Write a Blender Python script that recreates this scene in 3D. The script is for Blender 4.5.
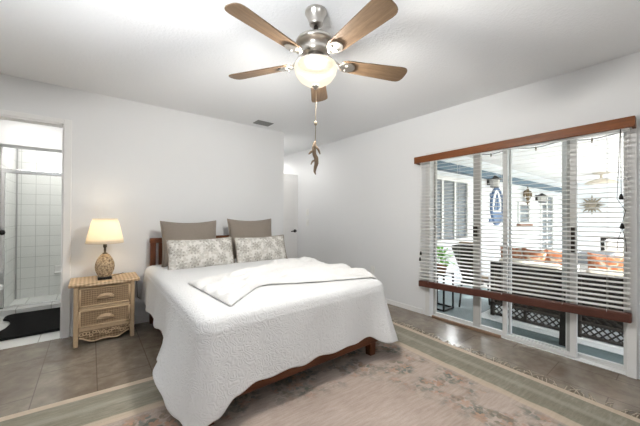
import bpy, bmesh, math, random
import numpy as np
from mathutils import Vector, Matrix, Euler

random.seed(7)
PI = math.pi
for o in list(bpy.data.objects):
    bpy.data.objects.remove(o)
scene = bpy.context.scene
COL = scene.collection

# ---------------------------------------------------------------- camera
CAM_H = 1.208
yaw, pitch, roll = 0.6672, 0.0061, 0.0056
F = Vector((math.sin(yaw) * math.cos(pitch), math.cos(yaw) * math.cos(pitch), math.sin(pitch)))
R0 = Vector((math.cos(yaw), -math.sin(yaw), 0))
U0 = R0.cross(F)
Rv = R0 * math.cos(roll) + U0 * math.sin(roll)
Uv = -R0 * math.sin(roll) + U0 * math.cos(roll)
cd = bpy.data.cameras.new('camera')
cam = bpy.data.objects.new('camera', cd)
COL.objects.link(cam)
cd.sensor_width = 36.0
cd.lens = 36.0 * 290.79 / 640.0
cd.clip_start = 0.05
M = Matrix.Identity(4)
for i in range(3):
    M[i][0], M[i][1], M[i][2] = Rv[i], Uv[i], -F[i]
M[2][3] = CAM_H
cam.matrix_world = M
scene.camera = cam

# ---------------------------------------------------------------- world, sun, fill lights, exposure
scene.view_settings.view_transform = 'Standard'
scene.view_settings.look = 'None'
scene.view_settings.gamma = 1.0
scene.view_settings.use_curve_mapping = False
scene.view_settings.exposure = 0.04

wd = bpy.data.worlds.new('sky')
scene.world = wd
wd.use_nodes = True
wn = wd.node_tree
wn.nodes.clear()
wo = wn.nodes.new('ShaderNodeOutputWorld')
wb = wn.nodes.new('ShaderNodeBackground')
ws = wn.nodes.new('ShaderNodeTexSky')
ws.sky_type = 'NISHITA'
ws.sun_disc = False
ws.sun_elevation = math.radians(40)
ws.sun_rotation = math.radians(180)
wb.inputs['Strength'].default_value = 0.6
wh = wn.nodes.new('ShaderNodeHueSaturation')
wh.inputs['Saturation'].default_value = 0.6
wn.links.new(ws.outputs[0], wh.inputs['Color'])
wn.links.new(wh.outputs[0], wb.inputs[0])
wn.links.new(wb.outputs[0], wo.inputs[0])


def sun_light(name, energy, travel, angle, color):
    d = bpy.data.lights.new(name, 'SUN')
    d.energy = energy
    d.angle = math.radians(angle)
    d.color = color
    o = bpy.data.objects.new(name, d)
    COL.objects.link(o)
    o.rotation_euler = Vector(travel).to_track_quat('-Z', 'Y').to_euler()
    return o


def area_light(name, loc, aim, sx, sy, power, color):
    d = bpy.data.lights.new(name, 'AREA')
    d.shape = 'RECTANGLE'
    d.size, d.size_y = sx, sy
    d.energy = power
    d.color = color
    o = bpy.data.objects.new(name, d)
    COL.objects.link(o)
    o.location = loc
    o.rotation_euler = (Vector(aim) - Vector(loc)).to_track_quat('-Z', 'Y').to_euler()
    return o


sun_light('sun', 13.0, (0.22, 1.0, -0.72), 1.0, (1.0, 0.96, 0.9))
l1 = area_light('fill_rear', (0.6, -2.02, 1.1), (0.65, -0.9, 2.25), 2.9, 1.1, 14, (0.92, 0.96, 1.0))  # fill added in front of the closed rear opening, aimed up at the ceiling
l2 = area_light('fill_side', (-1.97, 0.45, 1.1), (-0.7, 1.05, 2.3), 2.2, 1.1, 52, (0.92, 0.96, 1.0))  # added fill from the left, also aimed up at the ceiling
l3 = area_light('fill_low_at_patio_door', (4.5, 2.4, 0.95), (2.85, 1.65, 0.0), 0.9, 0.4, 3.2, (0.97, 0.98, 1.0))  # added fill that brightens the floor tile inside the patio door
l3.data.spread = math.radians(45)
l1.data.spread = l2.data.spread = math.radians(58)


# ---------------------------------------------------------------- materials
class NT:
    def __init__(s, name):
        s.m = bpy.data.materials.new(name)
        s.m.use_nodes = True
        s.t = s.m.node_tree
        s.t.nodes.clear()
        s.out = s.t.nodes.new('ShaderNodeOutputMaterial')

    def n(s, typ, ins=None, **props):
        nd = s.t.nodes.new('ShaderNode' + typ)
        for k, v in props.items():
            setattr(nd, k, v)
        for k, v in (ins or {}).items():
            s.put(nd.inputs[k], v)
        return nd

    def put(s, sock, v):
        if isinstance(v, bpy.types.NodeSocket):
            s.t.links.new(v, sock)
        else:
            if hasattr(sock.default_value, '__len__') and not isinstance(v, (int, float)):
                v = tuple(v)
                if len(v) == 3 and len(sock.default_value) == 4:
                    v = v + (1.0,)
            sock.default_value = v

    def math(s, op, a, b=0.0, c=0.0, clamp=False):
        nd = s.t.nodes.new('ShaderNodeMath')
        nd.operation = op
        nd.use_clamp = clamp
        s.put(nd.inputs[0], a)
        s.put(nd.inputs[1], b)
        s.put(nd.inputs[2], c)
        return nd.outputs[0]

    def mix(s, fac, a, b, blend='MIX'):
        nd = s.t.nodes.new('ShaderNodeMix')
        nd.data_type = 'RGBA'
        nd.blend_type = blend
        s.put(nd.inputs[0], fac)
        s.put(nd.inputs[6], a)
        s.put(nd.inputs[7], b)
        return nd.outputs[2]

    def obj(s):
        return s.n('TexCoord').outputs['Object']

    def xyz(s, v=None):
        nd = s.n('SeparateXYZ', {0: v if v is not None else s.obj()})
        return nd.outputs[0], nd.outputs[1], nd.outputs[2]

    def noise(s, scale, detail=3.0, vec=None, rough=0.55, dist=0.0):
        nd = s.n('TexNoise', {'Vector': vec if vec is not None else s.obj(), 'Scale': scale, 'Detail': detail,
                              'Roughness': rough, 'Distortion': dist})
        return nd.outputs[0]

    def smooth(s, v, a, b):
        nd = s.n('MapRange', {0: v, 1: a, 2: b, 3: 0.0, 4: 1.0}, interpolation_type='SMOOTHSTEP')
        return nd.outputs[0]

    def ramp(s, v, stops):
        nd = s.n('ValToRGB', {0: v})
        cr = nd.color_ramp
        while len(cr.elements) < len(stops):
            cr.elements.new(0.5)
        for e, (p, c) in zip(cr.elements, stops):
            e.position = p
            e.color = tuple(c) + (1.0,)
        return nd.outputs[0]

    def bump(s, h, strength=0.3, dist=0.01):
        return s.n('Bump', {'Height': h, 'Strength': strength, 'Distance': dist}).outputs[0]

    def done(s, color, rough=0.5, metal=0.0, normal=None, spec=0.5, sheen=0.0, **kw):
        b = s.n('BsdfPrincipled')
        s.put(b.inputs['Base Color'], color)
        s.put(b.inputs['Roughness'], rough)
        s.put(b.inputs['Metallic'], metal)
        s.put(b.inputs['Specular IOR Level'], spec)
        if sheen:
            b.inputs['Sheen Weight'].default_value = sheen
        if normal is not None:
            s.put(b.inputs['Normal'], normal)
        for k, v in kw.items():
            s.put(b.inputs[k.replace('_', ' ')], v)
        s.t.links.new(b.outputs[0], s.out.inputs[0])
        return s.m


MT = {}


def plain(name, color, rough=0.5, metal=0.0, var=0.06, vscale=8.0, bump=0.0, bscale=60.0, spec=0.5, sheen=0.0):
    t = NT(name)
    n = t.noise(vscale, 3)
    dk = tuple(c * (1 - var) for c in color)
    lt = tuple(min(1, c * (1 + var)) for c in color)
    c = t.mix(n, dk, lt)
    nm = t.bump(t.noise(bscale, 2), bump, 0.004) if bump else None
    MT[name] = t.done(c, rough, metal, nm, spec, sheen)
    return MT[name]


def wood(name, dark, light, axis=0, scale=9.0, rough=0.35, stretch=12.0):
    t = NT(name)
    mp = t.n('Mapping', {0: t.obj()})
    sc = [stretch, stretch, stretch]
    sc[axis] = 1.2
    mp.inputs['Scale'].default_value = sc
    n = t.noise(scale * 0.35, 6, mp.outputs[0], 0.65, 0.6)
    n2 = t.noise(scale * 2.0, 3, mp.outputs[0], 0.6)
    v = t.math('ADD', t.math('MULTIPLY', n, 0.7), t.math('MULTIPLY', n2, 0.3))
    c = t.ramp(v, [(0.32, dark), (0.68, light)])
    MT[name] = t.done(c, rough, 0, t.bump(v, 0.08, 0.003), 0.25)
    return MT[name]


plain('wall_paint', (0.80, 0.81, 0.82), 0.75, 0, 0.012, 2.0, 0.05, 90)
plain('white_trim', (0.84, 0.84, 0.835), 0.4, 0, 0.01)
plain('vinyl_white', (0.74, 0.74, 0.73), 0.4, 0, 0.02)
plain('vinyl_grey', (0.50, 0.49, 0.47), 0.45, 0, 0.03)
plain('chrome', (0.78, 0.78, 0.78), 0.18, 1.0, 0.02)
plain('nickel', (0.56, 0.53, 0.49), 0.28, 1.0, 0.03)
plain('black_metal', (0.018, 0.017, 0.016), 0.4, 0.6, 0.1)
plain('dark_bronze', (0.05, 0.04, 0.033), 0.4, 0.7, 0.1)
plain('white_plastic', (0.82, 0.82, 0.80), 0.35, 0, 0.01)
plain('grey_metal', (0.42, 0.42, 0.42), 0.5, 0.2, 0.04)
plain('vent_grey', (0.24, 0.24, 0.235), 0.5, 0.1, 0.05)
plain('porcelain', (0.86, 0.86, 0.85), 0.12, 0, 0.01)
plain('taupe_linen', (0.27, 0.23, 0.195), 0.9, 0, 0.14, 90, 0.4, 260, 0.2, 0.2)
plain('taupe_edge', (0.31, 0.265, 0.22), 0.9, 0, 0.1, 60, 0.3, 200, 0.2)
plain('sheet_white', (0.82, 0.82, 0.82), 0.85, 0, 0.02, 6, 0.1, 80, 0.2)
plain('slat_white', (0.74, 0.73, 0.71), 0.45, 0, 0.02)
plain('cord_white', (0.72, 0.72, 0.70), 0.8, 0, 0.02)
plain('cane', (0.48, 0.345, 0.215), 0.5, 0, 0.16, 40, 0.35, 120)
plain('cane_light', (0.60, 0.44, 0.28), 0.5, 0, 0.12, 40, 0.3, 120)
plain('chain_tan', (0.34, 0.27, 0.18), 0.6, 0, 0.1, 60)
plain('driftwood', (0.22, 0.155, 0.10), 0.75, 0, 0.25, 60, 0.5, 160)
plain('dark_wicker_frame', (0.016, 0.013, 0.011), 0.5, 0, 0.15, 40, 0.4, 120)
plain('blue_beam', (0.085, 0.145, 0.20), 0.55, 0, 0.06, 4)
plain('plaque_blue', (0.085, 0.15, 0.27), 0.5, 0, 0.1, 9)
plain('plaque_white', (0.78, 0.80, 0.82), 0.5, 0, 0.02)
plain('aged_brass', (0.13, 0.09, 0.04), 0.4, 0.6, 0.2, 30)
plain('star_metal', (0.26, 0.23, 0.18), 0.45, 0.5, 0.2, 30)
plain('leaf_green', (0.22, 0.52, 0.06), 0.5, 0, 0.35, 25)
plain('terracotta_pot', (0.30, 0.12, 0.06), 0.7, 0, 0.1, 20)
plain('soil', (0.05, 0.035, 0.025), 0.95, 0, 0.3, 60)
plain('cream_cushion', (0.72, 0.66, 0.56), 0.85, 0, 0.05, 20, 0.2, 150)
plain('tan_cushion', (0.42, 0.32, 0.22), 0.85, 0, 0.08, 20, 0.2, 150)
plain('grey_cover', (0.10, 0.11, 0.12), 0.7, 0, 0.1, 15)
plain('ground_lawn', (0.12, 0.2, 0.06), 0.9, 0, 0.3, 12)
plain('lamp_socket', (0.10, 0.085, 0.06), 0.4, 0.6, 0.1)
plain('sill_brown', (0.22, 0.10, 0.05), 0.5, 0, 0.1)
wood('bed_wood', (0.075, 0.022, 0.010), (0.21, 0.075, 0.032), 0, 9)
wood('bed_wood_vertical', (0.075, 0.022, 0.010), (0.20, 0.070, 0.030), 2, 9)
wood('bed_wood_long', (0.10, 0.030, 0.012), (0.25, 0.09, 0.036), 1, 9)
wood('valance_wood', (0.14, 0.045, 0.015), (0.27, 0.095, 0.032), 1, 7, 0.4)
wood('rail_wood', (0.075, 0.027, 0.019), (0.125, 0.050, 0.036), 1, 7, 0.45)
wood('bar_wood', (0.20, 0.125, 0.08), (0.31, 0.205, 0.135), 1, 7, 0.5)
wood('blade_wood', (0.095, 0.058, 0.033), (0.235, 0.155, 0.092), 0, 8, 0.4, 16)


def ceiling_mat():
    t = NT('ceiling_texture')
    n = t.noise(55, 4)
    v = t.smooth(n, 0.42, 0.66)
    c = t.mix(t.noise(1.5, 2), (0.85, 0.86, 0.87), (0.87, 0.88, 0.89))
    return t.done(c, 0.85, 0, t.bump(v, 0.22, 0.005))


def tile_floor_mat():
    t = NT('stone_floor_tile')
    x, y, z = t.xyz()
    # courses run along Y: courses stacked in X
    cv = t.n('CombineXYZ', {0: y, 1: t.math('ADD', x, 0.2905), 2: 0.0}).outputs[0]
    br = t.n('TexBrick', {'Vector': cv, 'Color1': (0.0, 0.0, 0.0), 'Color2': (1, 1, 1), 'Mortar': (0.5, 0.5, 0.5), 'Scale': 1.0,
                          'Mortar Size': 0.0034, 'Mortar Smooth': 0.15, 'Bias': 0.0, 'Brick Width': 0.67,
                          'Row Height': 0.335}, offset=0.5, offset_frequency=2)
    n1 = t.noise(2.4, 6, None, 0.6, 0.5)
    n2 = t.noise(12, 5, None, 0.6, 0.3)
    v = t.math('ADD', t.math('MULTIPLY', n1, 0.62), t.math('MULTIPLY', n2, 0.38))
    c = t.ramp(v, [(0.30, (0.115, 0.088, 0.063)), (0.5, (0.225, 0.188, 0.148)), (0.70, (0.37, 0.325, 0.268))])
    tone = t.n('SeparateColor', {0: br.outputs[0]}).outputs[0]
    c = t.mix(t.math('MULTIPLY', tone, 0.35), c, (0.22, 0.17, 0.13))
    c = t.mix(t.math('MULTIPLY', br.outputs[1], 0.75), c, (0.11, 0.085, 0.065))
    h = t.math('SUBTRACT', t.math('MULTIPLY', n2, 0.25), br.outputs[1])
    return t.done(c, t.math('ADD', 0.15, t.math('MULTIPLY', n2, 0.14)), 0, t.bump(h, 0.15, 0.004), 0.5)


def white_tile_mat(name, size, grout, axis='wall', gw=0.004, col=(0.80, 0.81, 0.79)):
    t = NT(name)
    x, y, z = t.xyz()
    if axis == 'wall':
        cv = t.n('CombineXYZ', {0: t.math('ADD', t.math('ADD', x, y), 0.025), 1: t.math('ADD', z, 0.04), 2: 0.0}).outputs[0]
    else:
        cv = t.n('CombineXYZ', {0: t.math('ADD', x, 0.07), 1: y, 2: 0.0}).outputs[0]
    br = t.n('TexBrick', {'Vector': cv, 'Color1': col, 'Color2': tuple(c * 0.97 for c in col), 'Mortar': grout,
                          'Scale': 1.0, 'Mortar Size': gw, 'Mortar Smooth': 0.1, 'Brick Width': size,
                          'Row Height': size}, offset=0.0, offset_frequency=2)
    return t.done(br.outputs[0], 0.18, 0, t.bump(br.outputs[1], -0.25, 0.003))


def siding_mat(name, col, axis, pitch_):
    t = NT(name)
    x, y, z = t.xyz()
    v = {'x': x, 'y': y, 'z': z}[axis]
    fr = t.math('FRACT', t.math('DIVIDE', v, pitch_))
    line = t.math('SUBTRACT', 1.0, t.smooth(fr, 0.0, 0.10))
    c = t.mix(t.math('MULTIPLY', line, 0.35), col, tuple(k * 0.55 for k in col))
    return t.done(c, 0.6, 0, t.bump(fr, 0.4, 0.012))


def patio_floor_mat():
    t = NT('painted_patio_floor')
    n = t.noise(2.2, 4)
    n2 = t.noise(24, 3)
    c = t.ramp(t.math('ADD', t.math('MULTIPLY', n, 0.6), t.math('MULTIPLY', n2, 0.4)),
               [(0.3, (0.085, 0.125, 0.13)), (0.7, (0.165, 0.215, 0.22))])
    return t.done(c, 0.4, 0, t.bump(n2, 0.1, 0.004))


def glass_mat(name, tint, refl=1.0):
    t = NT(name)
    tr = t.n('BsdfTransparent', {0: tint})
    gl = t.n('BsdfGlossy', {0: (1, 1, 1), 'Roughness': 0.02})
    fr = t.n('Fresnel', {0: 1.45})
    mx = t.n('MixShader', {0: t.math('MULTIPLY', fr.outputs[0], refl), 1: tr.outputs[0], 2: gl.outputs[0]})
    t.t.links.new(mx.outputs[0], t.out.inputs[0])
    return t.m


def wicker_mat(name, dark, mid, light, period=0.02):
    t = NT(name)
    x, y, z = t.xyz()
    k = 2 * PI / period
    a = t.math('SINE', t.math('MULTIPLY', x, k))
    b = t.math('SINE', t.math('MULTIPLY', t.math('ADD', z, y), k))
    w = t.math('ADD', t.math('MULTIPLY', t.math('ADD', t.math('MULTIPLY', a, 0.6), b), 0.3), 0.5)
    n = t.noise(30, 4)
    v = t.math('ADD', t.math('MULTIPLY', w, 0.75), t.math('MULTIPLY', n, 0.3))
    c = t.ramp(v, [(0.2, dark), (0.5, mid), (0.85, light)])
    return t.done(c, 0.55, 0, t.bump(w, 0.6, 0.006))


def flower_layer(t, u, v, scale, rad, petals, rnd=0.85, seed=0.0):
    """voronoi scattered petalled blooms: returns (mask, cell value, ring 0..1)"""
    cv = t.n('CombineXYZ', {0: t.math('ADD', u, seed), 1: t.math('ADD', v, seed * 1.7), 2: 0.0}).outputs[0]
    vo = t.n('TexVoronoi', {'Vector': cv, 'Scale': scale, 'Randomness': rnd}, voronoi_dimensions='2D', feature='F1')
    sc = t.n('VectorMath', {0: cv, 1: vo.outputs['Position']}, operation='SUBTRACT').outputs[0]
    dx, dy, _ = t.xyz(sc)
    ang = t.math('ARCTAN2', dy, dx)
    r = t.math('SQRT', t.math('ADD', t.math('MULTIPLY', dx, dx), t.math('MULTIPLY', dy, dy)))
    cell = t.n('SeparateColor', {0: vo.outputs['Color']})
    ph = t.math('MULTIPLY', cell.outputs[0], 6.28)
    lobe = t.math('ABSOLUTE', t.math('COSINE', t.math('ADD', t.math('MULTIPLY', ang, petals * 0.5), ph)))
    rr = t.math('MULTIPLY', rad, t.math('ADD', 0.35, t.math('MULTIPLY', lobe, 0.65)))
    q = t.math('DIVIDE', r, rr)
    mask = t.math('SUBTRACT', 1.0, t.smooth(q, 0.8, 1.05))
    return mask, cell.outputs[1], q


def rug_mat():
    t = NT('floral_wool_rug')
    x, y, z = t.xyz()
    # rug half sizes
    HX, HY = RUG_HX, RUG_HY
    dx = t.math('SUBTRACT', HX, t.math('ABSOLUTE', x))
    dy = t.math('SUBTRACT', HY, t.math('ABSOLUTE', y))
    d = t.math('MINIMUM', dx, dy)
    wob = t.math('MULTIPLY', t.math('SUBTRACT', t.noise(7, 3), 0.5), 0.03)
    dw = t.math('ADD', d, wob)
    n1 = t.noise(2.2, 5, None, 0.6, 0.4)
    mp = t.n('Mapping', {0: t.obj()})
    mp.inputs['Scale'].default_value = (1.0, 7.0, 1.0)
    n2 = t.noise(9, 5, mp.outputs[0], 0.65)
    field = t.ramp(t.math('ADD', t.math('MULTIPLY', n1, 0.45), t.math('MULTIPLY', n2, 0.55)),
                   [(0.30, (0.355, 0.275, 0.225)), (0.52, (0.475, 0.385, 0.33)), (0.74, (0.585, 0.50, 0.44))])
    green = t.ramp(t.math('ADD', t.math('MULTIPLY', n1, 0.5), t.math('MULTIPLY', n2, 0.5)),
                   [(0.30, (0.175, 0.160, 0.118)), (0.52, (0.270, 0.250, 0.195)), (0.74, (0.43, 0.40, 0.325))])
    tan = t.mix(n2, (0.50, 0.40, 0.30), (0.64, 0.53, 0.42))
    # sprays gather in a wandering garland just inside the border
    gn = t.noise(1.7, 3)
    gx = t.math('SUBTRACT', 1.0, t.smooth(t.math('ADD', d, t.math('MULTIPLY', t.math('SUBTRACT', gn, 0.5), 0.9)), 0.72, 0.98))
    spray = t.math('MULTIPLY', gx, t.smooth(d, 0.40, 0.50))
    ragged = t.smooth(t.noise(30, 3), 0.36, 0.54)
    spray = t.math('MULTIPLY', spray, t.smooth(t.noise(3.4, 2), 0.40, 0.56))
    c = field
    for (sc, rad, pet, sd, cols) in (
            (10.5, 0.050, 4, 0.0, [(0.0, (0.13, 0.165, 0.15)), (0.35, (0.20, 0.225, 0.20)), (0.7, (0.25, 0.235, 0.20)), (1.0, (0.14, 0.185, 0.185))]),
            (12.0, 0.052, 2, 3.3, [(0.0, (0.12, 0.145, 0.125)), (0.5, (0.20, 0.20, 0.155)), (1.0, (0.24, 0.17, 0.125))]),
            (9.0, 0.042, 5, 7.7, [(0.0, (0.42, 0.205, 0.14)), (0.5, (0.50, 0.33, 0.235)), (1.0, (0.44, 0.24, 0.17))])):
        m, cell, q = flower_layer(t, x, y, sc, rad, pet, 0.9, sd)
        pc = t.ramp(cell, cols)
        core = t.math('SUBTRACT', 1.0, t.smooth(q, 0.1, 0.45))
        pc = t.mix(t.math('MULTIPLY', core, 0.4), pc, (0.45, 0.33, 0.24))
        f = t.math('MULTIPLY', t.math('MULTIPLY', m, spray), t.math('ADD', 0.28, t.math('MULTIPLY', ragged, 0.6)))
        c = t.mix(f, c, pc)
    # bands from the outside in: tan binding, green border with a pale stripe, tan line, field
    isgreen = t.math('SUBTRACT', 1.0, t.smooth(dw, 0.375, 0.395))
    isline = t.math('MULTIPLY', t.smooth(dw, 0.345, 0.36), t.math('SUBTRACT', 1.0, t.smooth(dw, 0.41, 0.425)))
    c = t.mix(isgreen, c, green)
    pale = t.math('MULTIPLY', t.smooth(dw, 0.15, 0.19), t.math('SUBTRACT', 1.0, t.smooth(dw, 0.20, 0.24)))
    c = t.mix(t.math('MULTIPLY', pale, 0.4), c, (0.47, 0.43, 0.35))
    c = t.mix(t.math('MULTIPLY', isline, 0.85), c, tan)
    edge = t.math('SUBTRACT', 1.0, t.smooth(d, 0.050, 0.058))
    c = t.mix(edge, c, tan)
    return t.done(c, 0.95, 0, t.bump(t.noise(120, 2), 0.5, 0.006), 0.1, 0.15)


def floral_pillow_mat():
    t = NT('floral_print_linen')
    x, y, z = t.xyz()
    n = t.noise(60, 3)
    base = t.mix(n, (0.66, 0.64, 0.60), (0.76, 0.74, 0.71))
    c = base
    m2, cell2, q2 = flower_layer(t, x, y, 19.0, 0.033, 3, 0.9, 2.1)
    c = t.mix(t.math('MULTIPLY', m2, 0.4), c, t.ramp(cell2, [(0.0, (0.30, 0.29, 0.25)), (1.0, (0.44, 0.40, 0.33))]))
    m, cell, q = flower_layer(t, x, y, 7.2, 0.060, 8, 0.5, 0.0)
    rings = t.math('ADD', 0.5, t.math('MULTIPLY', t.math('SINE', t.math('MULTIPLY', q, 14.0)), 0.5))
    col = t.mix(rings, (0.15, 0.135, 0.11), (0.50, 0.47, 0.42))
    f = t.math('MULTIPLY', m, t.math('ADD', 0.3, t.math('MULTIPLY', t.noise(45, 2), 0.5)))
    c = t.mix(f, c, col)
    return t.done(c, 0.9, 0, t.bump(t.noise(250, 2), 0.3, 0.003), 0.2)


def coverlet_mat():
    t = NT('quilted_white_cotton')
    vo = t.n('TexVoronoi', {'Vector': t.obj(), 'Scale': 11.0, 'Randomness': 1.0}, feature='SMOOTH_F1')
    dn = t.n('VectorMath', {0: t.obj(), 1: t.n('TexNoise', {'Vector': t.obj(), 'Scale': 6.0}).outputs[1]}, operation='ADD').outputs[0]
    wv = t.n('TexWave', {'Vector': dn, 'Scale': 7.0, 'Distortion': 9.0, 'Detail': 1.5, 'Detail Scale': 1.6}, wave_type='RINGS')
    h = t.math('ADD', t.math('MULTIPLY', vo.outputs[0], 0.9), t.math('MULTIPLY', wv.outputs[1], 0.6))
    h = t.math('ADD', h, t.math('MULTIPLY', t.noise(140, 2), 0.03))
    return t.done((0.76, 0.765, 0.77), 0.85, 0, t.bump(h, 0.26, 0.014), 0.2, 0.1)


def throw_mat():
    t = NT('fluffy_white_plush')
    n = t.noise(70, 4, None, 0.7)
    c = t.mix(n, (0.74, 0.735, 0.725), (0.84, 0.835, 0.825))
    return t.done(c, 0.95, 0, t.bump(n, 0.55, 0.012), 0.1, 0.4)


def mat_mat():
    t = NT('black_chenille')
    n = t.noise(85, 3)
    c = t.mix(n, (0.004, 0.004, 0.004), (0.022, 0.022, 0.022))
    return t.done(c, 0.95, 0, t.bump(n, 0.8, 0.01), 0.1)


def rope_mat():
    t = NT('woven_seagrass')
    x, y, z = t.xyz()
    vo = t.n('TexVoronoi', {'Vector': t.obj(), 'Scale': 62.0, 'Randomness': 0.9}, feature='F1')
    w = t.math('SUBTRACT', 1.0, t.math('MULTIPLY', vo.outputs[0], 1.1), 0.0, True)
    v = t.math('ADD', t.math('MULTIPLY', w, 0.6), t.math('MULTIPLY', t.noise(60, 3), 0.4))
    c = t.ramp(v, [(0.2, (0.14, 0.09, 0.05)), (0.45, (0.46, 0.33, 0.20)), (0.8, (0.68, 0.53, 0.35))])
    return t.done(c, 0.7, 0, t.bump(w, 0.7, 0.008))


def shade_mat():
    t = NT('linen_lamp_shade')
    x, y, z = t.xyz()
    n = t.noise(150, 2)
    c = t.mix(n, (0.90, 0.84, 0.73), (0.95, 0.90, 0.80))
    df = t.n('BsdfDiffuse', {0: c})
    tl = t.n('BsdfTranslucent', {0: c})
    mx = t.n('MixShader', {0: 0.5, 1: df.outputs[0], 2: tl.outputs[0]})
    t.t.links.new(mx.outputs[0], t.out.inputs[0])
    return t.m


def glow_mat(name, col, strength, base=(0.85, 0.82, 0.75)):
    t = NT(name)
    n = t.noise(5, 3)
    c = t.mix(n, tuple(k * 0.94 for k in col), col)
    return t.done(base, 0.35, 0, None, 0.5, Emission_Color=c, Emission_Strength=strength)


def bowl_mat():
    """thin frosted glass: glows, and lets the lamp inside light the room"""
    t = NT('lit_frosted_bowl')
    n = t.noise(5, 3)
    em = t.n('Emission', {0: t.mix(n, (0.96, 0.79, 0.58), (1.0, 0.83, 0.62)), 1: 1.2})
    tr = t.n('BsdfTransparent', {0: (1, 0.97, 0.92)})
    mx = t.n('MixShader', {0: 0.70, 1: tr.outputs[0], 2: em.outputs[0]})
    gl = t.n('BsdfGlossy', {0: (1, 1, 1), 'Roughness': 0.25})
    m2 = t.n('MixShader', {0: 0.04, 1: mx.outputs[0], 2: gl.outputs[0]})
    t.t.links.new(m2.outputs[0], t.out.inputs[0])
    return t.m


def patio_fabric_mat():
    t = NT('terracotta_print_fabric')
    x, y, z = t.xyz()
    n = t.noise(14, 4, None, 0.6, 1.0)
    c = t.ramp(n, [(0.38, (0.62, 0.52, 0.42)), (0.47, (0.52, 0.22, 0.11)), (0.6, (0.36, 0.11, 0.05)), (0.68, (0.60, 0.36, 0.24))])
    return t.done(c, 0.85, 0, t.bump(n, 0.3, 0.01), 0.2)


def dark_weave_mat():
    t = NT('dark_resin_weave')
    x, y, z = t.xyz()
    k = 2 * PI / 0.035
    a = t.math('SINE', t.math('MULTIPLY', y, k))
    b = t.math('SINE', t.math('MULTIPLY', t.math('ADD', z, x), k))
    w = t.math('ADD', t.math('MULTIPLY', t.math('MULTIPLY', a, b), 0.5), 0.5)
    n = t.noise(3.5, 4, None, 0.6)
    v = t.math('ADD', t.math('MULTIPLY', w, 0.4), t.math('MULTIPLY', n, 0.6))
    c = t.ramp(v, [(0.3, (0.012, 0.009, 0.007)), (0.55, (0.032, 0.024, 0.017)), (0.8, (0.10, 0.073, 0.05))])
    return t.done(c, 0.55, 0, t.bump(w, 0.5, 0.006))


RUG_HX, RUG_HY = 1.95, 1.45
MT['ceiling'] = ceiling_mat()
MT['floor_tile'] = tile_floor_mat()
MT['shower_tile'] = white_tile_mat('white_square_wall_tile', 0.1525, (0.56, 0.57, 0.55), 'wall', 0.003, (0.83, 0.84, 0.82))
MT['bath_floor'] = white_tile_mat('white_bath_floor_tile', 0.31, (0.45, 0.44, 0.42), 'floor')
MT['siding'] = siding_mat('white_lap_siding', (0.78, 0.81, 0.84), 'z', 0.15)
MT['far_siding'] = siding_mat('pale_blue_lap_siding', (0.76, 0.81, 0.86), 'z', 0.17)
MT['beadboard'] = siding_mat('white_porch_boards', (0.82, 0.82, 0.82), 'x', 0.14)
MT['patio'] = patio_floor_mat()
MT['glass'] = glass_mat('clear_glass', (0.97, 0.98, 0.98), 0.2)
MT['shower_glass'] = glass_mat('shower_glass', (0.98, 0.985, 0.98), 0.5)
MT['dark_pane'] = plain('window_pane_dark', (0.12, 0.14, 0.155), 0.25, 0, 0.2, 2)
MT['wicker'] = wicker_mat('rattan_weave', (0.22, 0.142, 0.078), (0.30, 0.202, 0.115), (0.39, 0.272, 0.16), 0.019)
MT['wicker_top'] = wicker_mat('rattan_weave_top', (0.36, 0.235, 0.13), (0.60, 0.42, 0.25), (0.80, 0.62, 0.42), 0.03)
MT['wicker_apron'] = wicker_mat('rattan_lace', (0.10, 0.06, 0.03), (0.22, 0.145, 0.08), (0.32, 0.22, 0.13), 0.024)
MT['rug'] = rug_mat()
MT['floral'] = floral_pillow_mat()
MT['coverlet'] = coverlet_mat()
MT['throw'] = throw_mat()
MT['bath_mat'] = mat_mat()
MT['rope'] = rope_mat()
MT['shade'] = shade_mat()
MT['fan_glass'] = glow_mat('lit_frosted_glass', (1.0, 0.83, 0.58), 0.6, (0.70, 0.62, 0.48))
MT['fan_glass'] = bowl_mat()
MT['bulb'] = glow_mat('lit_bulb', (1.0, 0.80, 0.5), 6.0)
MT['hall_glow'] = glow_mat('lit_ceiling_lens', (1.0, 0.95, 0.87), 7.0)
MT['patio_fabric'] = patio_fabric_mat()
MT['dark_weave'] = dark_weave_mat()


# ---------------------------------------------------------------- mesh helpers
def wloc(o):
    v = Vector((0, 0, 0))
    while o is not None:
        v += o.location
        o = o.parent
    return v


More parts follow.
